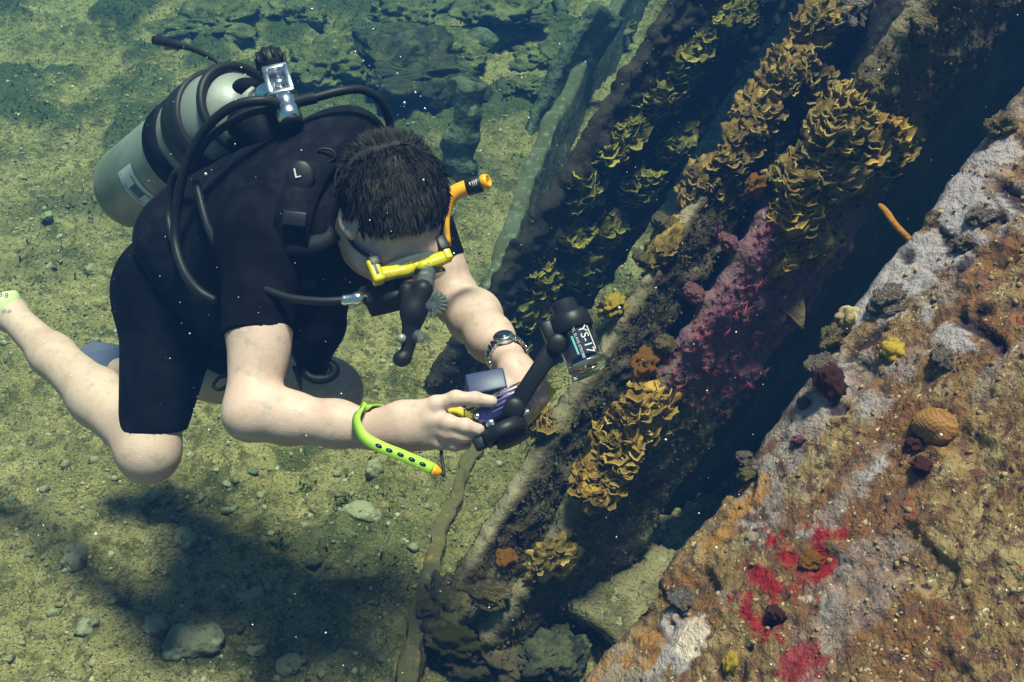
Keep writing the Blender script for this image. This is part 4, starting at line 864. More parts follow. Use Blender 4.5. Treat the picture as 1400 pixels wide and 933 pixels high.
# buoyancy vest
bcd = thing('buoyancy_vest', CHEST, 'black buoyancy vest strapped over the wetsuit', 'dive vest')
F3 = Field(CHEST - .5, CHEST + .42, .005); f = F3
f.cone(WAIST + tz * .02, CHEST + tz * .02, .145, .165, .05, flat=(bk, .9), cuts=[(CHEST + tz * .115, tz), (WAIST - tz * .05, -tz)])
f.cone(CHEST - tz * .05 + bk * .06, WAIST + bk * .07, .10, .09, .05, cuts=[(WAIST - tz * .04, -tz)])
f.cone(P(455, 205, 1.82), P(410, 300, 1.70), .055, .046, .04); f.cone(P(480, 195, 1.86), P(440, 230, 1.78), .06, .05, .04)
f.cone(P(420, 330, 1.74), P(430, 440, 1.80), .06, .052, .04); f.cone(P(425, 450, 1.80), P(428, 500, 1.82), .040, .026, .03)
f.cone(P(250, 330, 1.95), P(310, 430, 1.92), .085, .06, .05)
link('jacket', F3.mesh('jacket'), M['nylon'], bcd)
def onsurf(o): return Surf(o.data)
jk = onsurf(bcd.children[0])
def ribbon(mb, pts, wdt, thick, nrm, a=0.):
    pts = [np.asarray(p, float) for p in pts]; V = []; n = len(pts)
    for i, p in enumerate(pts):
        t = nz(pts[min(i + 1, n - 1)] - pts[max(i - 1, 0)]); nn = np.asarray(nrm[i] if isinstance(nrm, list) else nrm, float); nn = nz(nn - t * (nn @ t)); s_ = np.cross(t, nn)
        w_ = wdt[i] if hasattr(wdt, '__len__') else wdt
        V += [p + s_ * w_ / 2 + nn * thick / 2, p - s_ * w_ / 2 + nn * thick / 2, p - s_ * w_ / 2 - nn * thick / 2, p + s_ * w_ / 2 - nn * thick / 2]
    F = []
    for i in range(n - 1):
        for k in range(4): F.append((i * 4 + k, i * 4 + (k + 1) % 4, (i + 1) * 4 + (k + 1) % 4, (i + 1) * 4 + k))
    F += [(3, 2, 1, 0), tuple((n - 1) * 4 + k for k in range(4))]; mb.add(V, F, a)
def onj(px, py, lift=.004):
    h = jk.hit(px, py); return (P(px, py, 1.75), TOW) if h is None else (h[0] + h[1] * lift, h[1])
pts = [onj(x, y) for x, y in [(470, 190), (440, 215), (420, 245), (405, 285), (398, 325), (400, 370), (408, 410)]]
mb = MB(); ribbon(mb, spline([q[0] for q in pts], 4), .055, .005, TOW); mb.build('shoulder_strap', M['nylon'], bcd)
for q_ in ([(335, 300), (365, 325), (395, 335), (430, 332), (455, 318)], [(340, 360), (370, 378), (400, 384), (430, 380)]):
    mb = MB(); pts = [onj(x, y, .006) for x, y in q_]; ribbon(mb, spline([q[0] for q in pts], 4), .026, .003, TOW); mb.build('webbing', M['webbing'], bcd)
qd = onj(442, 217, .010); mb = MB(); torus(mb, qd[0], TOW, .013, .0022, 20, 6, UPV, (1.2, .8)); mb.build('ring', M['rubber'], bcd)
mb = MB(); boxm(mb, onj(405, 300, .012)[0], [nz(RIGHT * .9 - UPV * .1), nz(UPV * .9 + RIGHT * .1), TOW], (.018, .011, .004), .002); mb.build('buckle', M['blackplastic'], bcd)
mb = MB(); pts = [onj(x, y, .007) for x, y in [(330, 250), (345, 300), (352, 350), (350, 400)]]; ribbon(mb, spline([q[0] for q in pts], 4), .022, .003, TOW); mb.build('strap', M['nylon'], bcd)
q = onj(411, 247, .010); bx_ = nz(RIGHT * .94 + UPV * .2); by_ = nz(np.cross(TOW, bx_)); mb = MB(); lathe(mb, q[0] - TOW * .008, TOW, [(0, .0215), (.010, .0215), (.013, .017)], 20, sq=(1, 1.15)); badge = mb.build('badge', M['blackplastic'], bcd)
def text_mesh(s_, size, extr=.0006):
    cu_ = bpy.data.curves.new('lettering', 'FONT'); cu_.body = s_; cu_.size = size; cu_.extrude = extr; cu_.align_x = 'CENTER'; cu_.align_y = 'CENTER'; cu_.resolution_u = 3
    o = bpy.data.objects.new('tmp', cu_); COL.objects.link(o); bpy.context.view_layer.update(); me = bpy.data.meshes.new_from_object(o.evaluated_get(bpy.context.evaluated_depsgraph_get())); bpy.data.objects.remove(o)
    V = np.zeros(len(me.vertices) * 3); me.vertices.foreach_get('co', V); return me, V.reshape(-1, 3)
def put_text(s_, size, o, x, y, z, m_, parent, bend=None, name='lettering', bold=0):
    me, V = text_mesh(s_, size)
    if bend: a = V[:, 1] / bend; W = o + V[:, 0:1] * x + np.sin(a)[:, None] * bend * y + ((np.cos(a) - 1) * bend)[:, None] * z + V[:, 2:3] * z
    else: W = o + V[:, 0:1] * x + V[:, 1:2] * y + V[:, 2:3] * z
    me.vertices.foreach_set('co', W.astype(np.float32).ravel()); me.update(); me.name = name; me.materials.clear(); return link(name, me, M[m_], parent)
put_text('L', .021, q[0] + TOW * .0068 + by_ * .004 - bx_ * .004, bx_, by_, TOW, 'white', badge)
# hanging clips under the vest
mb = MB(); c = P(440, 488, 1.80)
torus(mb, P(437, 478, 1.80), cv(0, .25, 1), .020, .0065, 24, 8, UPV, (1.0, .55)); torus(mb, P(438, 507, 1.80), cv(0, .25, 1), .024, .0085, 24, 8, UPV, (1., .62)); mb.build('buckle_ring', M['rubber'], bcd)
mb = MB(); tube(mb, spline([P(404, 500, 1.8), P(409, 518, 1.8), P(412, 534, 1.8)], 4), [.007, .006, .006, .005, .005, .004, .003, .002, .002], 8); mb.build('strap_end', M['rubber'], bcd)
mb = MB(); tube(mb, spline([P(312, 512, 1.86), P(298, 518, 1.86), P(292, 528, 1.86), P(300, 533, 1.86), P(313, 527, 1.86)], 6), .0032, 8); mb.build('cord_loop', M['rubber'], bcd)

# tank
TB, TT = P(172, 268, 2.26), P(330, 150, 1.90); ta = nz(TT - TB); TL = np.linalg.norm(TT - TB)
tank = thing('scuba_tank', TB, 'dull silver scuba cylinder on the diver back', 'scuba tank')
r = .088; mb = MB(); prof = [(-.0, .012), (.004, .04), (.014, .062), (.03, .078), (.05, .086), (.07, r), (TL - .06, r), (TL - .03, .084), (TL - .005, .072), (TL + .018, .055), (TL + .03, .036), (TL + .04, .022), (TL + .06, .02)]
lathe(mb, TB, ta, prof, 56); mb.build('cylinder', M['tank'], tank)
tk = Surf(tank.children[0].data)
def on_tank(px, py, lift=.0008):
    h = tk.hit(px, py); return h[0] + h[1] * lift
ax_, ay_, _ = frame(ta, TOW)
def tank_patch(name, cpx, cpy, l0, l1, w0, w1, matn, parent, lift=.0012, n=14):
    p, _n = tk.hit(cpx, cpy); rel = p - TB; h0 = rel @ ta; rad = rel - ta * h0; a0 = nz(rad); b0 = np.cross(ta, a0); V = []; F = []
    for i in range(n + 1):
        an = w0 + (w1 - w0) * i / n
        for h in (l0, l1): V.append(TB + ta * (h0 + h) + (a0 * math.cos(an) + b0 * math.sin(an)) * (r + lift))
    for i in range(n): F.append((i * 2, i * 2 + 1, i * 2 + 3, i * 2 + 2))
    mb = MB(); mb.add(V, F); return mb.build(name, M[matn], parent)
lab = tank_patch('label_sticker', 186, 260, -.026, .030, -.52, .55, 'white_label', tank)
tank_patch('print', 186, 260, -.012, .012, -.12, .18, 'ink', lab, .0018); tank_patch('print', 186, 260, .014, .017, -.30, .36, 'ink', lab, .0018); tank_patch('print', 186, 260, -.02, -.017, -.25, .30, 'ink', lab, .0018)
mb = MB(); lathe(mb, TB + ta * (TL - .115), ta, [(0, r + .001), (.0, r + .0075), (.062, r + .0075), (.062, r + .001)], 48); mb.build('band', M['rubber'], tank)
mb = MB(); lathe(mb, TB + ta * (TL - .200), ta, [(0, r + .001), (.0, r + .005), (.05, r + .005), (.05, r + .001)], 48); mb.build('band', M['nylon'], tank)
mb = MB(); hx = TB + ta * (TL - .06); torus(mb, TB + ta * (TL + .004), ta, .077, .0085, 48, 8); mb.build('shoulder_ring', M['rubber'], tank)
mb = MB(); tube(mb, spline([TB + ta * (TL - .09) + nz(UPV - ta * (UPV @ ta)) * .092, P(300, 88, 1.98), P(270, 70, 2.0), P(240, 61, 2.02), P(211, 55, 2.04)], 6), [.004] * 9 + [.0055] * 8 + [.0085] * 8, 10); mb.build('strap_tail', M['rubber'], tank)
# valve
VB = TB + ta * (TL + .055); va = nz(P(372, 82, 1.80) - P(394, 158, 1.74)); vb = nz(RIGHT - va * (RIGHT @ va)); vc = np.cross(va, vb); vc = vc if vc @ TOW > 0 else -vc
valve = MB(); tube(valve, [VB - ta * .02, VB + (P(383, 120, 1.78) - VB) * .9], .018, 14); vo = valve.build('valve', M['chrome'], tank)
mb = MB(); kp = P(370, 84, 1.795); lathe(mb, kp - va * .019, va, [(0, .014), (.006, .021), (.03, .022), (.036, .017)], 20)
for k in range(10): an = .628 * k; tube(mb, [kp - va * .012 + (vb * math.cos(an) + vc * math.sin(an)) * .022, kp + va * .011 + (vb * math.cos(an) + vc * math.sin(an)) * .022], .0034, 6)
mb.build('knob', M['rubber'], vo)
reg = thing('regulator', P(390, 140, 1.75), 'chrome first stage with black hoses clamped to the tank valve', 'regulator')
mb = MB(); yc = P(381, 112, 1.765)
for s_ in (-1, 1): boxm(mb, yc + vb * .0165 * s_, [vb, va, vc], (.0045, .027, .010), .002)
for s_ in (-1, 1): boxm(mb, yc + va * .027 * s_, [vb, va, vc], (.0205, .005, .0095), .002)
boxm(mb, yc - vc * .012, [vb, va, vc], (.016, .024, .004), .001); mb.build('yoke', M['chrome'], reg)
mb = MB(); lathe(mb, yc + vc * .002 - va * .004, vc, [(-.006, .009), (.004, .009), (.007, .006)], 14); mb.build('yoke_screw', M['chrome'], reg)
mb = MB(); lathe(mb, P(388, 132, 1.755), -va, [(0, .012), (.004, .0175), (.02, .0185), (.026, .016), (.034, .0195), (.050, .0195), (.056, .014)], 22); mb.build('first_stage', M['chrome'], reg)
mb = MB(); lathe(mb, P(396, 152, 1.735), vc, [(-.004, .008), (.004, .008), (.006, .005)], 14); mb.build('port_plug', M['blackplastic'], reg)
mb = MB(); lathe(mb, P(398, 166, 1.735), -va, [(0, .018), (.008, .019), (.012, .012)], 18); mb.build('cap', M['rubber'], reg)
def hose(pts, rad=.0062, name='hose', m_='rubber', par=None): mb = MB(); tube(mb, spline(pts, 8), rad, 10); return mb.build(name, M[m_], par or reg)
hose([P(388, 143, 1.74), P(355, 138, 1.72), P(318, 146, 1.72), P(285, 172, 1.74), P(262, 208, 1.76), P(248, 250, 1.78), P(240, 300, 1.80), P(240, 335, 1.80), P(252, 372, 1.78), P(272, 398, 1.76), P(295, 412, 1.76)], .0078)
hose([P(390, 150, 1.75), P(350, 152, 1.74), P(312, 170, 1.75), P(280, 196, 1.77), P(262, 228, 1.80), P(238, 240, 1.84), P(230, 290, 1.86), P(236, 330, 1.84)], .0066)
hose([P(402, 142, 1.75), P(430, 134, 1.75), P(465, 125, 1.76), P(495, 123, 1.78), P(518, 136, 1.80), P(531, 160, 1.83), P(535, 195, 1.88)], .0072)
hose([P(402, 140, 1.75), P(416, 137, 1.75), P(432, 133.5, 1.75)], .0095, 'hose_sleeve')
hose([P(400, 160, 1.76), P(408, 176, 1.78), P(420, 196, 1.82)], .0058); hose([P(392, 168, 1.76), P(398, 182, 1.78), P(404, 200, 1.80)], .0068)
hose([P(268, 250, 1.80), P(285, 312, 1.76), P(310, 352, 1.70), P(345, 386, 1.655), P(390, 406, 1.63), P(435, 412, 1.62), P(470, 411, 1.62), P(497, 408, 1.63)], .0066)
lp = Field(P(360, 175, 1.9) - .12, P(360, 175, 1.9) + .12, .004); lp.cone(P(345, 165, 1.84), P(378, 190, 1.82), .045, .036, .02, flat=(bk, .7)); lp.ell(P(338, 120, 1.87), [RIGHT, UPV, TOW], (.026, .017, .02), .01); link('bladder_top', lp.mesh('bladder_top'), M['nylon'], bcd)
mb = MB(); lathe(mb, P(466, 411, 1.615), nz(P(500, 407, 1.625) - P(466, 411, 1.615)), [(0, .0068), (.004, .0085), (.018, .0085), (.02, .0105), (.030, .0105), (.034, .007), (.042, .007)], 14); mb.build('hose_fitting', M['chrome'], reg)
ss = Field(P(527, 400, 1.63) - .07, P(527, 400, 1.63) + .07, .0025); c = P(526, 402, 1.64); dn = cv(.25, -.85, .4)
ss.ell(c, [RIGHT, dn, np.cross(RIGHT, dn)], (.030, .022, .030), .006); ss.cone(c - RIGHT * .03, c + RIGHT * .022, .012, .012, .01); ss.box(c + dn * .010, [RIGHT, dn, np.cross(RIGHT, dn)], (.026, .014, .024), .008, .008); link('second_stage', ss.mesh('second_stage'), M['rubber'], reg)

# mask
mk = thing('diving_mask', P(562, 365, 1.62), 'yellow framed dive mask seen from above on the diver face', 'dive mask')
pl, pr_ = P(520, 374, 1.60), P(611, 349, 1.635); mx_ = nz(pr_ - pl); mf = nz(hf - mx_ * (hf @ mx_)); mu = np.cross(mx_, mf); mu = mu if mu @ TOW > 0 else -mu; mc = (pl + pr_) / 2; hw = np.linalg.norm(pr_ - pl) / 2
mb = MB(); top = []
for i in range(25):
    s_ = -1 + 2 * i / 24; top.append(mc + mx_ * s_ * hw + mf * (.004 * (1 - s_ * s_) - (.007 if abs(s_) < .12 else 0) * (1 - abs(s_) / .12) + .002) + mu * 0)
ribbon(mb, top, [.017 - .006 * max(0, 1 - abs(i - 12) / 3) + .001 * math.sin(i) for i in range(25)], .013, mu)
mb.build('mask_frame', M['yellow'], mk)
mb = MB(); boxm(mb, pl + mf * -.004 - mx_ * .006, [mx_, mf, mu], (.009, .019, .010), .004); fcr = mb.build('frame_corner', M['yellow'], mk); mb = MB(); boxm(mb, pl + mf * -.004 - mx_ * .006 + mu * .0098, [mx_, mf, mu], (.0022, .009, .0012), .0008); mb.build('slot', M['ink'], fcr); mb = MB(); boxm(mb, pr_ + mf * -.002, [mx_, mf, mu], (.006, .012, .009), .003); mb.build('frame_corner', M['yellow'], mk)
put_text('Xtrey', .0085, pl + (pr_ - pl) * .27 + mf * .006 + mu * .0105, mx_, -mf, mu, 'ink', mk) if False else None
mb = MB(); torus(mb, mc - mf * .006 - mu * .014, mf, .034, .008, 40, 8, mu, (1.3, .55)); mb.build('skirt', M['silicone'], mk)
for s_ in (-1, 1):
    mb = MB(); lathe(mb, mc + mx_ * s_ * .026 + mf * .012 - mu * .022, mf, [(0, .022), (.003, .022)], 24, mu, (1., .85)); mb.build('lens', M['clear'], mk)
mb = MB(); boxm(mb, P(512, 360, 1.605), [mx_, mf, mu], (.0095, .009, .010), .003); mb.build('buckle', M['blackplastic'], mk); mb = MB(); boxm(mb, P(604, 335, 1.64), [mx_, mf, mu], (.0085, .013, .010), .003); mb.build('buckle', M['blackplastic'], mk)
mb = MB(); sp = [P(512, 354, 1.605), H(-.074, .05, -.02), H(-.083, .0, .0), H(-.072, -.06, .02), H(0, -.103, .03), H(.075, -.05, .02), H(.084, .0, .0), P(603, 330, 1.645)]
ribbon(mb, spline(sp, 6), .016, .002, [nz(p - HC) for p in spline(sp, 6)]); mb.build('mask_strap', M['rubber'], mk)
# snorkel
sn = thing('snorkel', P(600, 320, 1.68), 'snorkel with orange top and black banded tip beside the diver head', 'snorkel')
mb = MB(); pth = spline([P(606, 335, 1.70), P(604, 305, 1.72), P(609, 280, 1.73), P(622, 264, 1.73), P(640, 256, 1.73)], 8); tube(mb, pth, .0125, 16); mb.build('tube', M['orange'], sn)
s0, s1 = P(638, 257, 1.73), P(670, 247, 1.725); sa_ = nz(s1 - s0); mb = MB(); lathe(mb, s0, sa_, [(0, .0128), (.001, .0138), (.024, .0138), (.025, .0125)], 20); band = mb.build('tip_band', M['blackplastic'], sn)
mb = MB(); lathe(mb, s0 + sa_ * .024, nz(sa_ + TOW * .35), [(0, .012), (.010, .0122), (.014, .010), (.0141, .0075), (.004, .006)], 20); mb.build('tip_opening', M['orange'], sn)
for k, (dx, dy, wd_, ht) in enumerate([(.006, .004, .002, .006), (.0105, .002, .0012, .009), (.0135, .002, .0012, .009), (.0165, .002, .0012, .009)]):
    c = s0 + sa_ * dx + TOW * .0137 + UPV * dy * .5; mb = MB(); boxm(mb, c, [sa_, np.cross(TOW, sa_), TOW], (wd_ / 2, ht / 2, .0006), 0); mb.build('band_mark', M['white'], band)
mb = MB(); c0, c1 = P(585, 362, 1.63), P(580, 398, 1.60); prof = []; Lc = np.linalg.norm(c1 - c0)
for k in range(21): prof.append((Lc * k / 20, .0115 + (.0018 if k % 2 else 0)))
lathe(mb, c0, c1 - c0, prof, 18); mb.build('flex_hose', M['silicone'], sn)
sm = Field(P(565, 440, 1.6) - .08, P(565, 440, 1.6) + .08, .0022); sm.cone(P(578, 396, 1.60), P(566, 428, 1.60), .015, .017, .01); sm.cone(P(566, 425, 1.60), P(556, 486, 1.60), .017, .0085, .01, flat=(TOW, .8)); sm.ell(P(549, 491, 1.60), [RIGHT, UPV, TOW], (.013, .012, .012), .006); sm.cone(P(556, 396, 1.61), P(563, 425, 1.60), .011, .014, .01)
link('mouthpiece', sm.mesh('mouthpiece'), M['rubber'], sn)
mb = MB(); lathe(mb, P(549, 463, 1.59), TOW, [(-.006, .006), (.0, .007), (.006, .005)], 14); mb.build('button', M['tank'], sn)
mb = MB(); lathe(mb, P(570, 462, 1.595), cv(.8, .5, .4), [(-.008, .006), (.004, .010), (.008, .009), (.01, .004)], 16); mb.build('purge_valve', M['silicone'], sn)
mb = MB()
for k in range(9): an = -1.2 + .35 * k; tube(mb, [P(588, 415, 1.60), P(588, 415, 1.60) + RIGHT * .026 * math.cos(an) - UPV * .02 * math.sin(an) + TOW * .004], [.005, .003], 6)
lathe(mb, P(586, 412, 1.60), cv(.6, .2, .8), [(-.006, .014), (.003, .017), (.006, .010)], 16); mb.build('strap_keeper', M['silicone'], sn)

# fins
fin = thing('swim_fin', P(130, 498, 2.42), 'blue fin blade of the far foot, behind the near calf', 'swim fin')
fp = [P(96, 487, 2.42), P(127, 466, 2.45), P(172, 474, 2.46), P(190, 500, 2.43), P(178, 528, 2.40), P(150, 526, 2.38)]; mb = MB(); off = TOW * .006
mb.add([p + off for p in fp] + [p - off for p in fp], [(5, 4, 3, 2, 1, 0), tuple(range(6, 12))] + [(i, (i + 1) % 6, (i + 1) % 6 + 6, i + 6) for i in range(6)]); mb.build('blade', M['finblue'], fin, smooth=False)
mb = MB(); tube(mb, [fp[0] + off, (fp[0] + fp[5]) / 2 + off, fp[5] + off, fp[4] + off], .006, 8); mb.build('rail', M['rubber'], fin)
fin2 = thing('swim_fin', R_AN, 'fin of the near foot, its pale yellow heel strap at the left edge', 'swim fin')
fa = nz(P(-70, 392, 2.27) - R_AN); mb = MB(); ct = P(8, 404, 2.19); torus(mb, P(3, 418, 2.215), cv(-.32, .95, .0), .034, .004, 40, 8, TOW, (1, 1), 5.2); fs_ = mb.build('heel_strap', M['strap'], fin2)
put_text('8-8', .014, P(5, 404, 2.155) , cv(1, -.1, 0), cv(.1, 1, 0), TOW, 'ink', fs_)
ft = Field(P(-75, 395, 2.27) - .14, P(-75, 395, 2.27) + .14, .005); ft.cone(P(-45, 400, 2.25), P(-110, 385, 2.32), .045, .05, .02); link('foot_pocket', ft.mesh('foot_pocket'), M['rubber'], fin2)
mb = MB(); fp = [P(-90, 360, 2.3), P(-90, 430, 2.3), P(-330, 440, 2.5), P(-330, 310, 2.5)]; mb.add([p + off for p in fp] + [p - off for p in fp], [(0, 1, 2, 3), (7, 6, 5, 4)] + [(i, (i + 1) % 4, (i + 1) % 4 + 4, i + 4) for i in range(4)]); mb.build('blade', M['finblue'], fin2, smooth=False)

# watch
wa = nz(P(712, 515, 1.66) - L_EL); wt = thing('wristwatch', L_WR, 'steel bracelet watch on the far wrist', 'wristwatch'); mb = MB(); wx, wy, wz = frame(wa, TOW); wc = P(693, 486, 1.715)
for k in range(26):
    an = 6.283 * k / 26; o_ = wx * math.cos(an) + wy * math.sin(an); boxm(mb, wc + o_ * .0315, [o_, np.cross(wz, o_), wz], (.0022, .0033, .0088), .0007)
mb.build('bracelet', M['chrome'], wt)
dd = nz(cv(-.1, .75, .6) - wa * (cv(-.1, .75, .6) @ wa)); mb = MB(); lathe(mb, wc + dd * .028, dd, [(0, .015), (.008, .016), (.010, .0135)], 24); cs_ = mb.build('case', M['chrome'], wt); mb = MB(); lathe(mb, wc + dd * .0378, dd, [(0, .0125), (.0008, .0125)], 24); mb.build('dial', M['decal'], cs_)

# camera rig
rig = thing('underwater_camera', P(685, 562, 1.6), 'compact camera in a clear underwater housing held in both hands', 'camera')
O_ = cv(.42, -.86, .24); X_ = nz(cv(.9, .42, -.05) - O_ * (cv(.9, .42, -.05) @ O_)); V_ = np.cross(X_, O_); V_ = V_ if V_ @ TOW > 0 else -V_
rc = P(684, 562, 1.605)
mb = MB(); boxm(mb, rc, [X_, V_, O_], (.050, .034, .022), .008); mb.build('housing', M['clear'], rig)
mb = MB(); boxm(mb, rc, [X_, V_, O_], (.038, .024, .012), .004); cb = mb.build('camera_body', M['purple'], rig)
mb = MB(); lathe(mb, rc + O_ * .012, O_, [(0, .019), (.012, .019), (.013, .015)], 24); mb.build('lens_barrel', M['chrome'], cb)
mb = MB()
for k in range(4): boxm(mb, rc - O_ * .014 + V_ * .036 + O_ * .006 * k + X_ * .012, [X_, V_, O_], (.024, .0016, .0016), .0005)
mb.build('housing_rib', M['purple'], rig)
mb = MB(); lathe(mb, rc + O_ * .02, O_, [(0, .026), (.006, .027), (.03, .027), (.032, .024)], 28); mb.build('lens_port', M['blackplastic'], rig)
lc = P(689, 592, 1.565); mb = MB(); lathe(mb, lc - O_ * .012, O_, [(0, .026), (.001, .033), (.016, .0345), (.019, .032), (.019, .023), (.010, .021)], 36); mb.build('lens_ring', M['blackplastic'], rig)
mb = MB(); lathe(mb, lc - O_ * .003, O_, [(0, .0235), (.002, .022), (.003, .012)], 28); mb.build('lens', M['glass'], rig)
mb = MB(); boxm(mb, lc - X_ * .036 + V_ * .004, [X_, V_, O_], (.010, .008, .009), .003); mb.build('ring_latch', M['blackplastic'], rig)
mb = MB(); lathe(mb, P(671, 580, 1.56), TOW, [(-.008, .007), (.002, .007), (.004, .005)], 14); mb.build('latch_knob', M['chrome'], rig)
for kx, ky in ((-.034, .0), (.018, .004), (.036, -.004)): mb = MB(); lathe(mb, rc + X_ * kx + V_ * .034 + O_ * ky, V_, [(-.004, .0045), (.004, .005), (.006, .0035)], 12); mb.build('control_button', M['chrome'], rig)
for kx in (-.03, .0, .03): mb = MB(); boxm(mb, rc + X_ * kx + O_ * .023 + V_ * .020, [X_, V_, O_], (.007, .008, .0025), .001); mb.build('housing_clip', M['chrome'], rig)
mb = MB(); boxm(mb, P(664, 532, 1.635), [nz(X_ + UPV * -.25), cv(.05, .55, .83), np.cross(nz(X_ + UPV * -.25), cv(.05, .55, .83))], (.029, .024, .018), .003); mb.build('screen_hood', M['hoodblue'], rig)
tr = spline([P(612, 566, 1.60), P(634, 572, 1.60), P(655, 583, 1.605), P(690, 592, 1.62), P(728, 560, 1.63), P(752, 528, 1.62)], 6); mb = MB(); ribbon(mb, tr, .024, .006, cv(.1, .6, .8)); mb.build('tray', M['yellow'], rig)
mb = MB(); a0, a1 = P(704, 556, 1.575), P(758, 474, 1.57); ad = nz(a1 - a0); boxm(mb, (a0 + a1) / 2, [ad, nz(np.cross(ad, TOW)), nz(np.cross(ad, np.cross(ad, TOW)))], (np.linalg.norm(a1 - a0) / 2, .0125, .010), .005)
mb.build('strobe_arm', M['blackplastic'], rig)
mb = MB(); lathe(mb, P(703, 558, 1.565), TOW, [(-.012, .016), (.010, .016), (.014, .012)], 18); mb.build('arm_joint', M['blackplastic'], rig); mb = MB(); lathe(mb, P(762, 470, 1.565), TOW, [(-.014, .015), (.010, .015), (.014, .011)], 18); mb.build('arm_joint', M['blackplastic'], rig)
# strobe
st = thing('strobe', P(785, 460, 1.575), 'strobe light with a clear barrel on the camera arm', 'strobe light')
q0, q1 = P(768, 412, 1.585), P(806, 508, 1.565); qa = nz(q1 - q0); qs = nz(RIGHT - qa * (RIGHT @ qa)); qt = np.cross(qs, qa); qt = qt if qt @ TOW > 0 else -qt; QL = np.linalg.norm(q1 - q0)
mb = MB(); lathe(mb, q0, qa, [(0, .015), (.002, .0185), (.018, .0195), (.02, .026), (.026, .030), (.046, .031), (.048, .029)], 30); hd = mb.build('cap', M['blackplastic'], st)
mb = MB(); lathe(mb, q0 + qa * .047, qa, [(0, .0285), (QL - .053, .0285), (QL - .05, .0265), (QL - .047, .0285), (QL - .043, .0285)], 36); mb.build('barrel', M['clear'], st)
mb = MB(); lathe(mb, q0 + qa * .047, qa, [(0, .019), (QL - .07, .019), (QL - .068, .012)], 24); mb.build('core', M['purple'], st)
mb = MB(); lathe(mb, q0 + qa * (QL - .021), qa, [(0, .014), (.004, .022), (.009, .024)], 24); mb.build('reflector', M['chrome'], st)
mb = MB(); lathe(mb, q0 + qa * .032 - qs * .03, -qs, [(0, .010), (.006, .010), (.008, .007)], 14); boxm(mb, q0 + qa * .036 - qs * .034, [qs, qa, qt], (.009, .016, .012), .004); mb.build('mount', M['blackplastic'], st)
def barrel_patch(l0, l1, a0, a1, matn, lift, name, parent):
    V = []; F = []
    for i in range(11):
        an = a0 + (a1 - a0) * i / 10
        for h in (l0, l1): V.append(q0 + qa * h + (qt * math.cos(an) + qs * math.sin(an)) * (.0285 + lift))
    for i in range(10): F.append((i * 2, i * 2 + 1, i * 2 + 3, i * 2 + 2))
    mb = MB(); mb.add(V, F); return mb.build(name, M[matn], parent)
lbl = barrel_patch(.050, QL - .022, -.45, .72, 'decal', .0004, 'label', st)
barrel_patch(.050, QL - .024, .60, .66, 'white', .0009, 'label_line', lbl)
put_text('YS-17', .0175, q0 + qa * (.050 + (QL - .072) / 2) + (qt * math.cos(.30) + qs * math.sin(.30)) * .0294, qa, nz(qs * math.cos(.30) - qt * math.sin(.30)), nz(qt * math.cos(.30) + qs * math.sin(.30)), 'white', lbl, bend=.0292)
put_text('TTL SLAVE STROBE', .0058, q0 + qa * (.050 + (QL - .072) / 2) + (qt * math.cos(-.12) + qs * math.sin(-.12)) * .0294, qa, nz(qs * math.cos(-.12) + qt * math.sin(.12)), nz(qt * math.cos(-.12) + qs * math.sin(-.12)), 'white', lbl, bend=.0292)
barrel_patch(.058, QL - .024, -.36, -.26, 'teal', .0009, 'label_line', lbl)
# wrist lanyard
ly = thing('wrist_lanyard', P(500, 590, 1.58), 'lime green wrist strap with black slots and an orange tip', 'wrist strap')
wcx = R_WR; up_ = UPV
lp_ = [P(536, 572, 1.635), P(525, 560, 1.625), P(508, 555, 1.60), P(493, 560, 1.575), P(487, 577, 1.558), P(497, 597, 1.550), P(520, 611, 1.548), P(550, 623, 1.55), P(580, 636, 1.555), P(603, 647, 1.56)]
nr_ = [cv(.3, -.5, .3), cv(.1, -.8, .35), cv(-.1, -.8, .5), cv(-.6, .1, .75), cv(-.55, -.1, .8), cv(-.2, .15, .95), cv(0, .3, .95), cv(0, .3, .95), cv(0, .3, .95), cv(0, .3, .95)]
sp = spline(lp_, 6); sn_ = [nz(v) for v in spline(nr_, 6)]; mb = MB(); ribbon(mb, sp[:52], .0165, .0026, sn_[:52]); mb.build('band', M['lime'], ly)
mb = MB(); ribbon(mb, sp[51:], [.0165, .0145, .011, .006], .003, sn_[51:]); mb.build('tip', M['orange'], ly)
for k, i in enumerate((35.5, 38.5, 41.5, 44.5, 47.5)):
    a = int(i); p = (sp[a] + sp[a + 1]) / 2; t = nz(sp[a + 1] - sp[a]); nn = nz(sn_[a] - t * (sn_[a] @ t)); mb = MB(); lathe(mb, p + nn * .0012, nn, [(0, .0052), (.0008, .0052)], 16, t, (.55, 1)); mb.build('slot', M['decal'], ly)
mb = MB(); tube(mb, spline([P(603, 647, 1.56), P(607, 651, 1.56), P(606, 640, 1.565), P(604, 625, 1.575), P(603, 612, 1.59)], 5), .0026, 8); mb.build('cord', M['rubber'], ly)

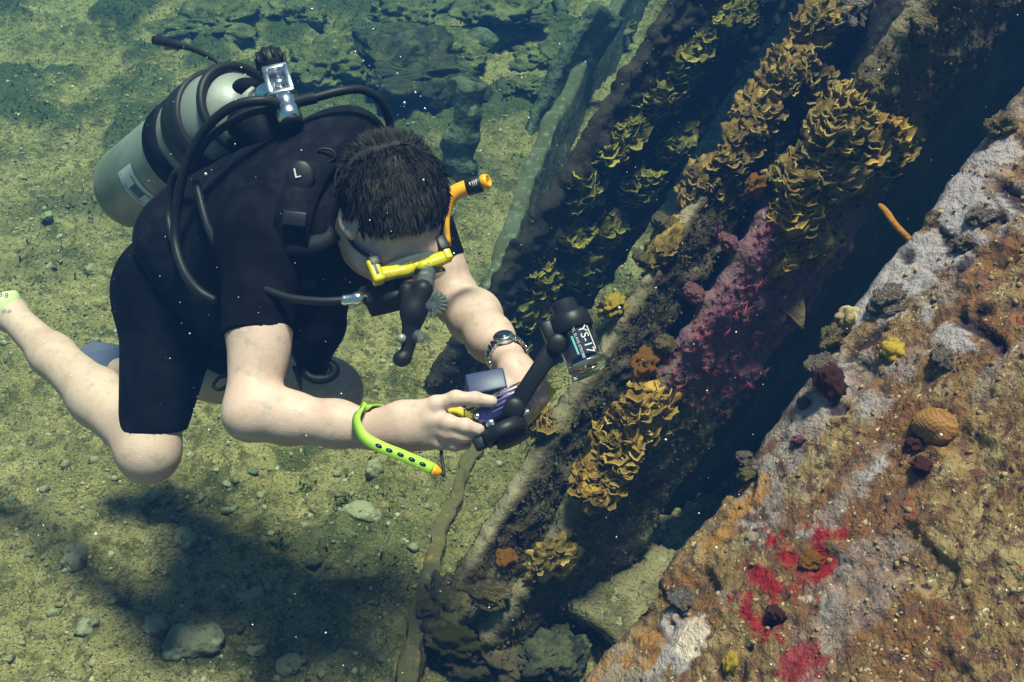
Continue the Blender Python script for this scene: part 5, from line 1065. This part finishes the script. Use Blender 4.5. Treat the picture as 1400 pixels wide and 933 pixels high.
# ------------------------------------------------------------------ bubbles, drifting specks, water
for k, (px, py, r) in enumerate([(427, 12, 4), (486, 70, 4), (510, 40, 5), (497, 84, 3), (505, 90, 3), (543, 101, 5), (566, 112, 3), (568, 127, 5), (575, 132, 4), (553, 141, 6), (581, 149, 4), (565, 168, 3), (583, 191, 4), (516, 118, 3), (484, 138, 3), (548, 78, 3), (530, 240, 3), (556, 240, 4), (579, 246, 5), (550, 186, 3), (408, 8, 3)]):
    d = random.uniform(1.5, 1.6) if py > 195 else random.uniform(1.7, 2.1); bm = bmesh.new(); bmesh.ops.create_icosphere(bm, subdivisions=2, radius=r * .42 * d / FPX); me = bpy.data.meshes.new('air_bubble'); bm.to_mesh(me); bm.free(); me.polygons.foreach_set('use_smooth', [True] * len(me.polygons))
    o = link('air_bubble', me, M['bubble']); o.location = Vector(P(px, py, d)); o.scale = (1, 1, .75); tag(o, 'tiny silvery air bubble rising around the diver head', 'bubble', 'bubbles rising past the diver')
n = 2800; d = .55 + 2.6 * rng.random(n) ** .8; px = rng.uniform(-300, 1700, n); py = rng.uniform(-150, 1080, n)
pos = EYE + (FWD + RIGHT * ((px - 700) / FPX)[:, None] + UPV * ((466.5 - py) / FPX)[:, None]) * d[:, None]; pos = pos[pos[:, 2] > .1]; n = len(pos)
V0 = np.array([(1, 0, 0), (-1, 0, 0), (0, 1, 0), (0, -1, 0), (0, 0, 1), (0, 0, -1)], float); F0 = np.array([(0, 2, 4), (2, 1, 4), (1, 3, 4), (3, 0, 4), (2, 0, 5), (1, 2, 5), (3, 1, 5), (0, 3, 5)])
r = (.0002 + .0010 * rng.random(n) ** 3.5); V = V0[None] * (r[:, None] * rng.uniform(.6, 1.4, (n, 3)))[:, None] + pos[:, None]
me = mesh('drifting_specks', V.reshape(-1, 3), (F0[None] + np.arange(n)[:, None, None] * 6).reshape(-1, 3), False); tag(link('drifting_specks', me, M['speck']), kind='stuff')
# the water itself
hm = bpy.data.materials.new('water_haze'); hm.use_nodes = True; N = hm.node_tree.nodes; N.clear(); out = N.new('ShaderNodeOutputMaterial'); pv_ = N.new('ShaderNodeVolumePrincipled')
pv_.inputs['Color'].default_value = (.013, .044, .14, 1); pv_.inputs['Density'].default_value = .26; pv_.inputs['Anisotropy'].default_value = .25; pv_.inputs['Absorption Color'].default_value = (.36, .80, .60, 1)
hm.node_tree.links.new(pv_.outputs[0], out.inputs['Volume'])
mb = MB(); boxm(mb, (0, 0, .55), [(1, 0, 0), (0, 1, 0), (0, 0, 1)], (95, 95, 2.05), 0); tag(mb.build('haze', hm, smooth=False), kind='stuff')
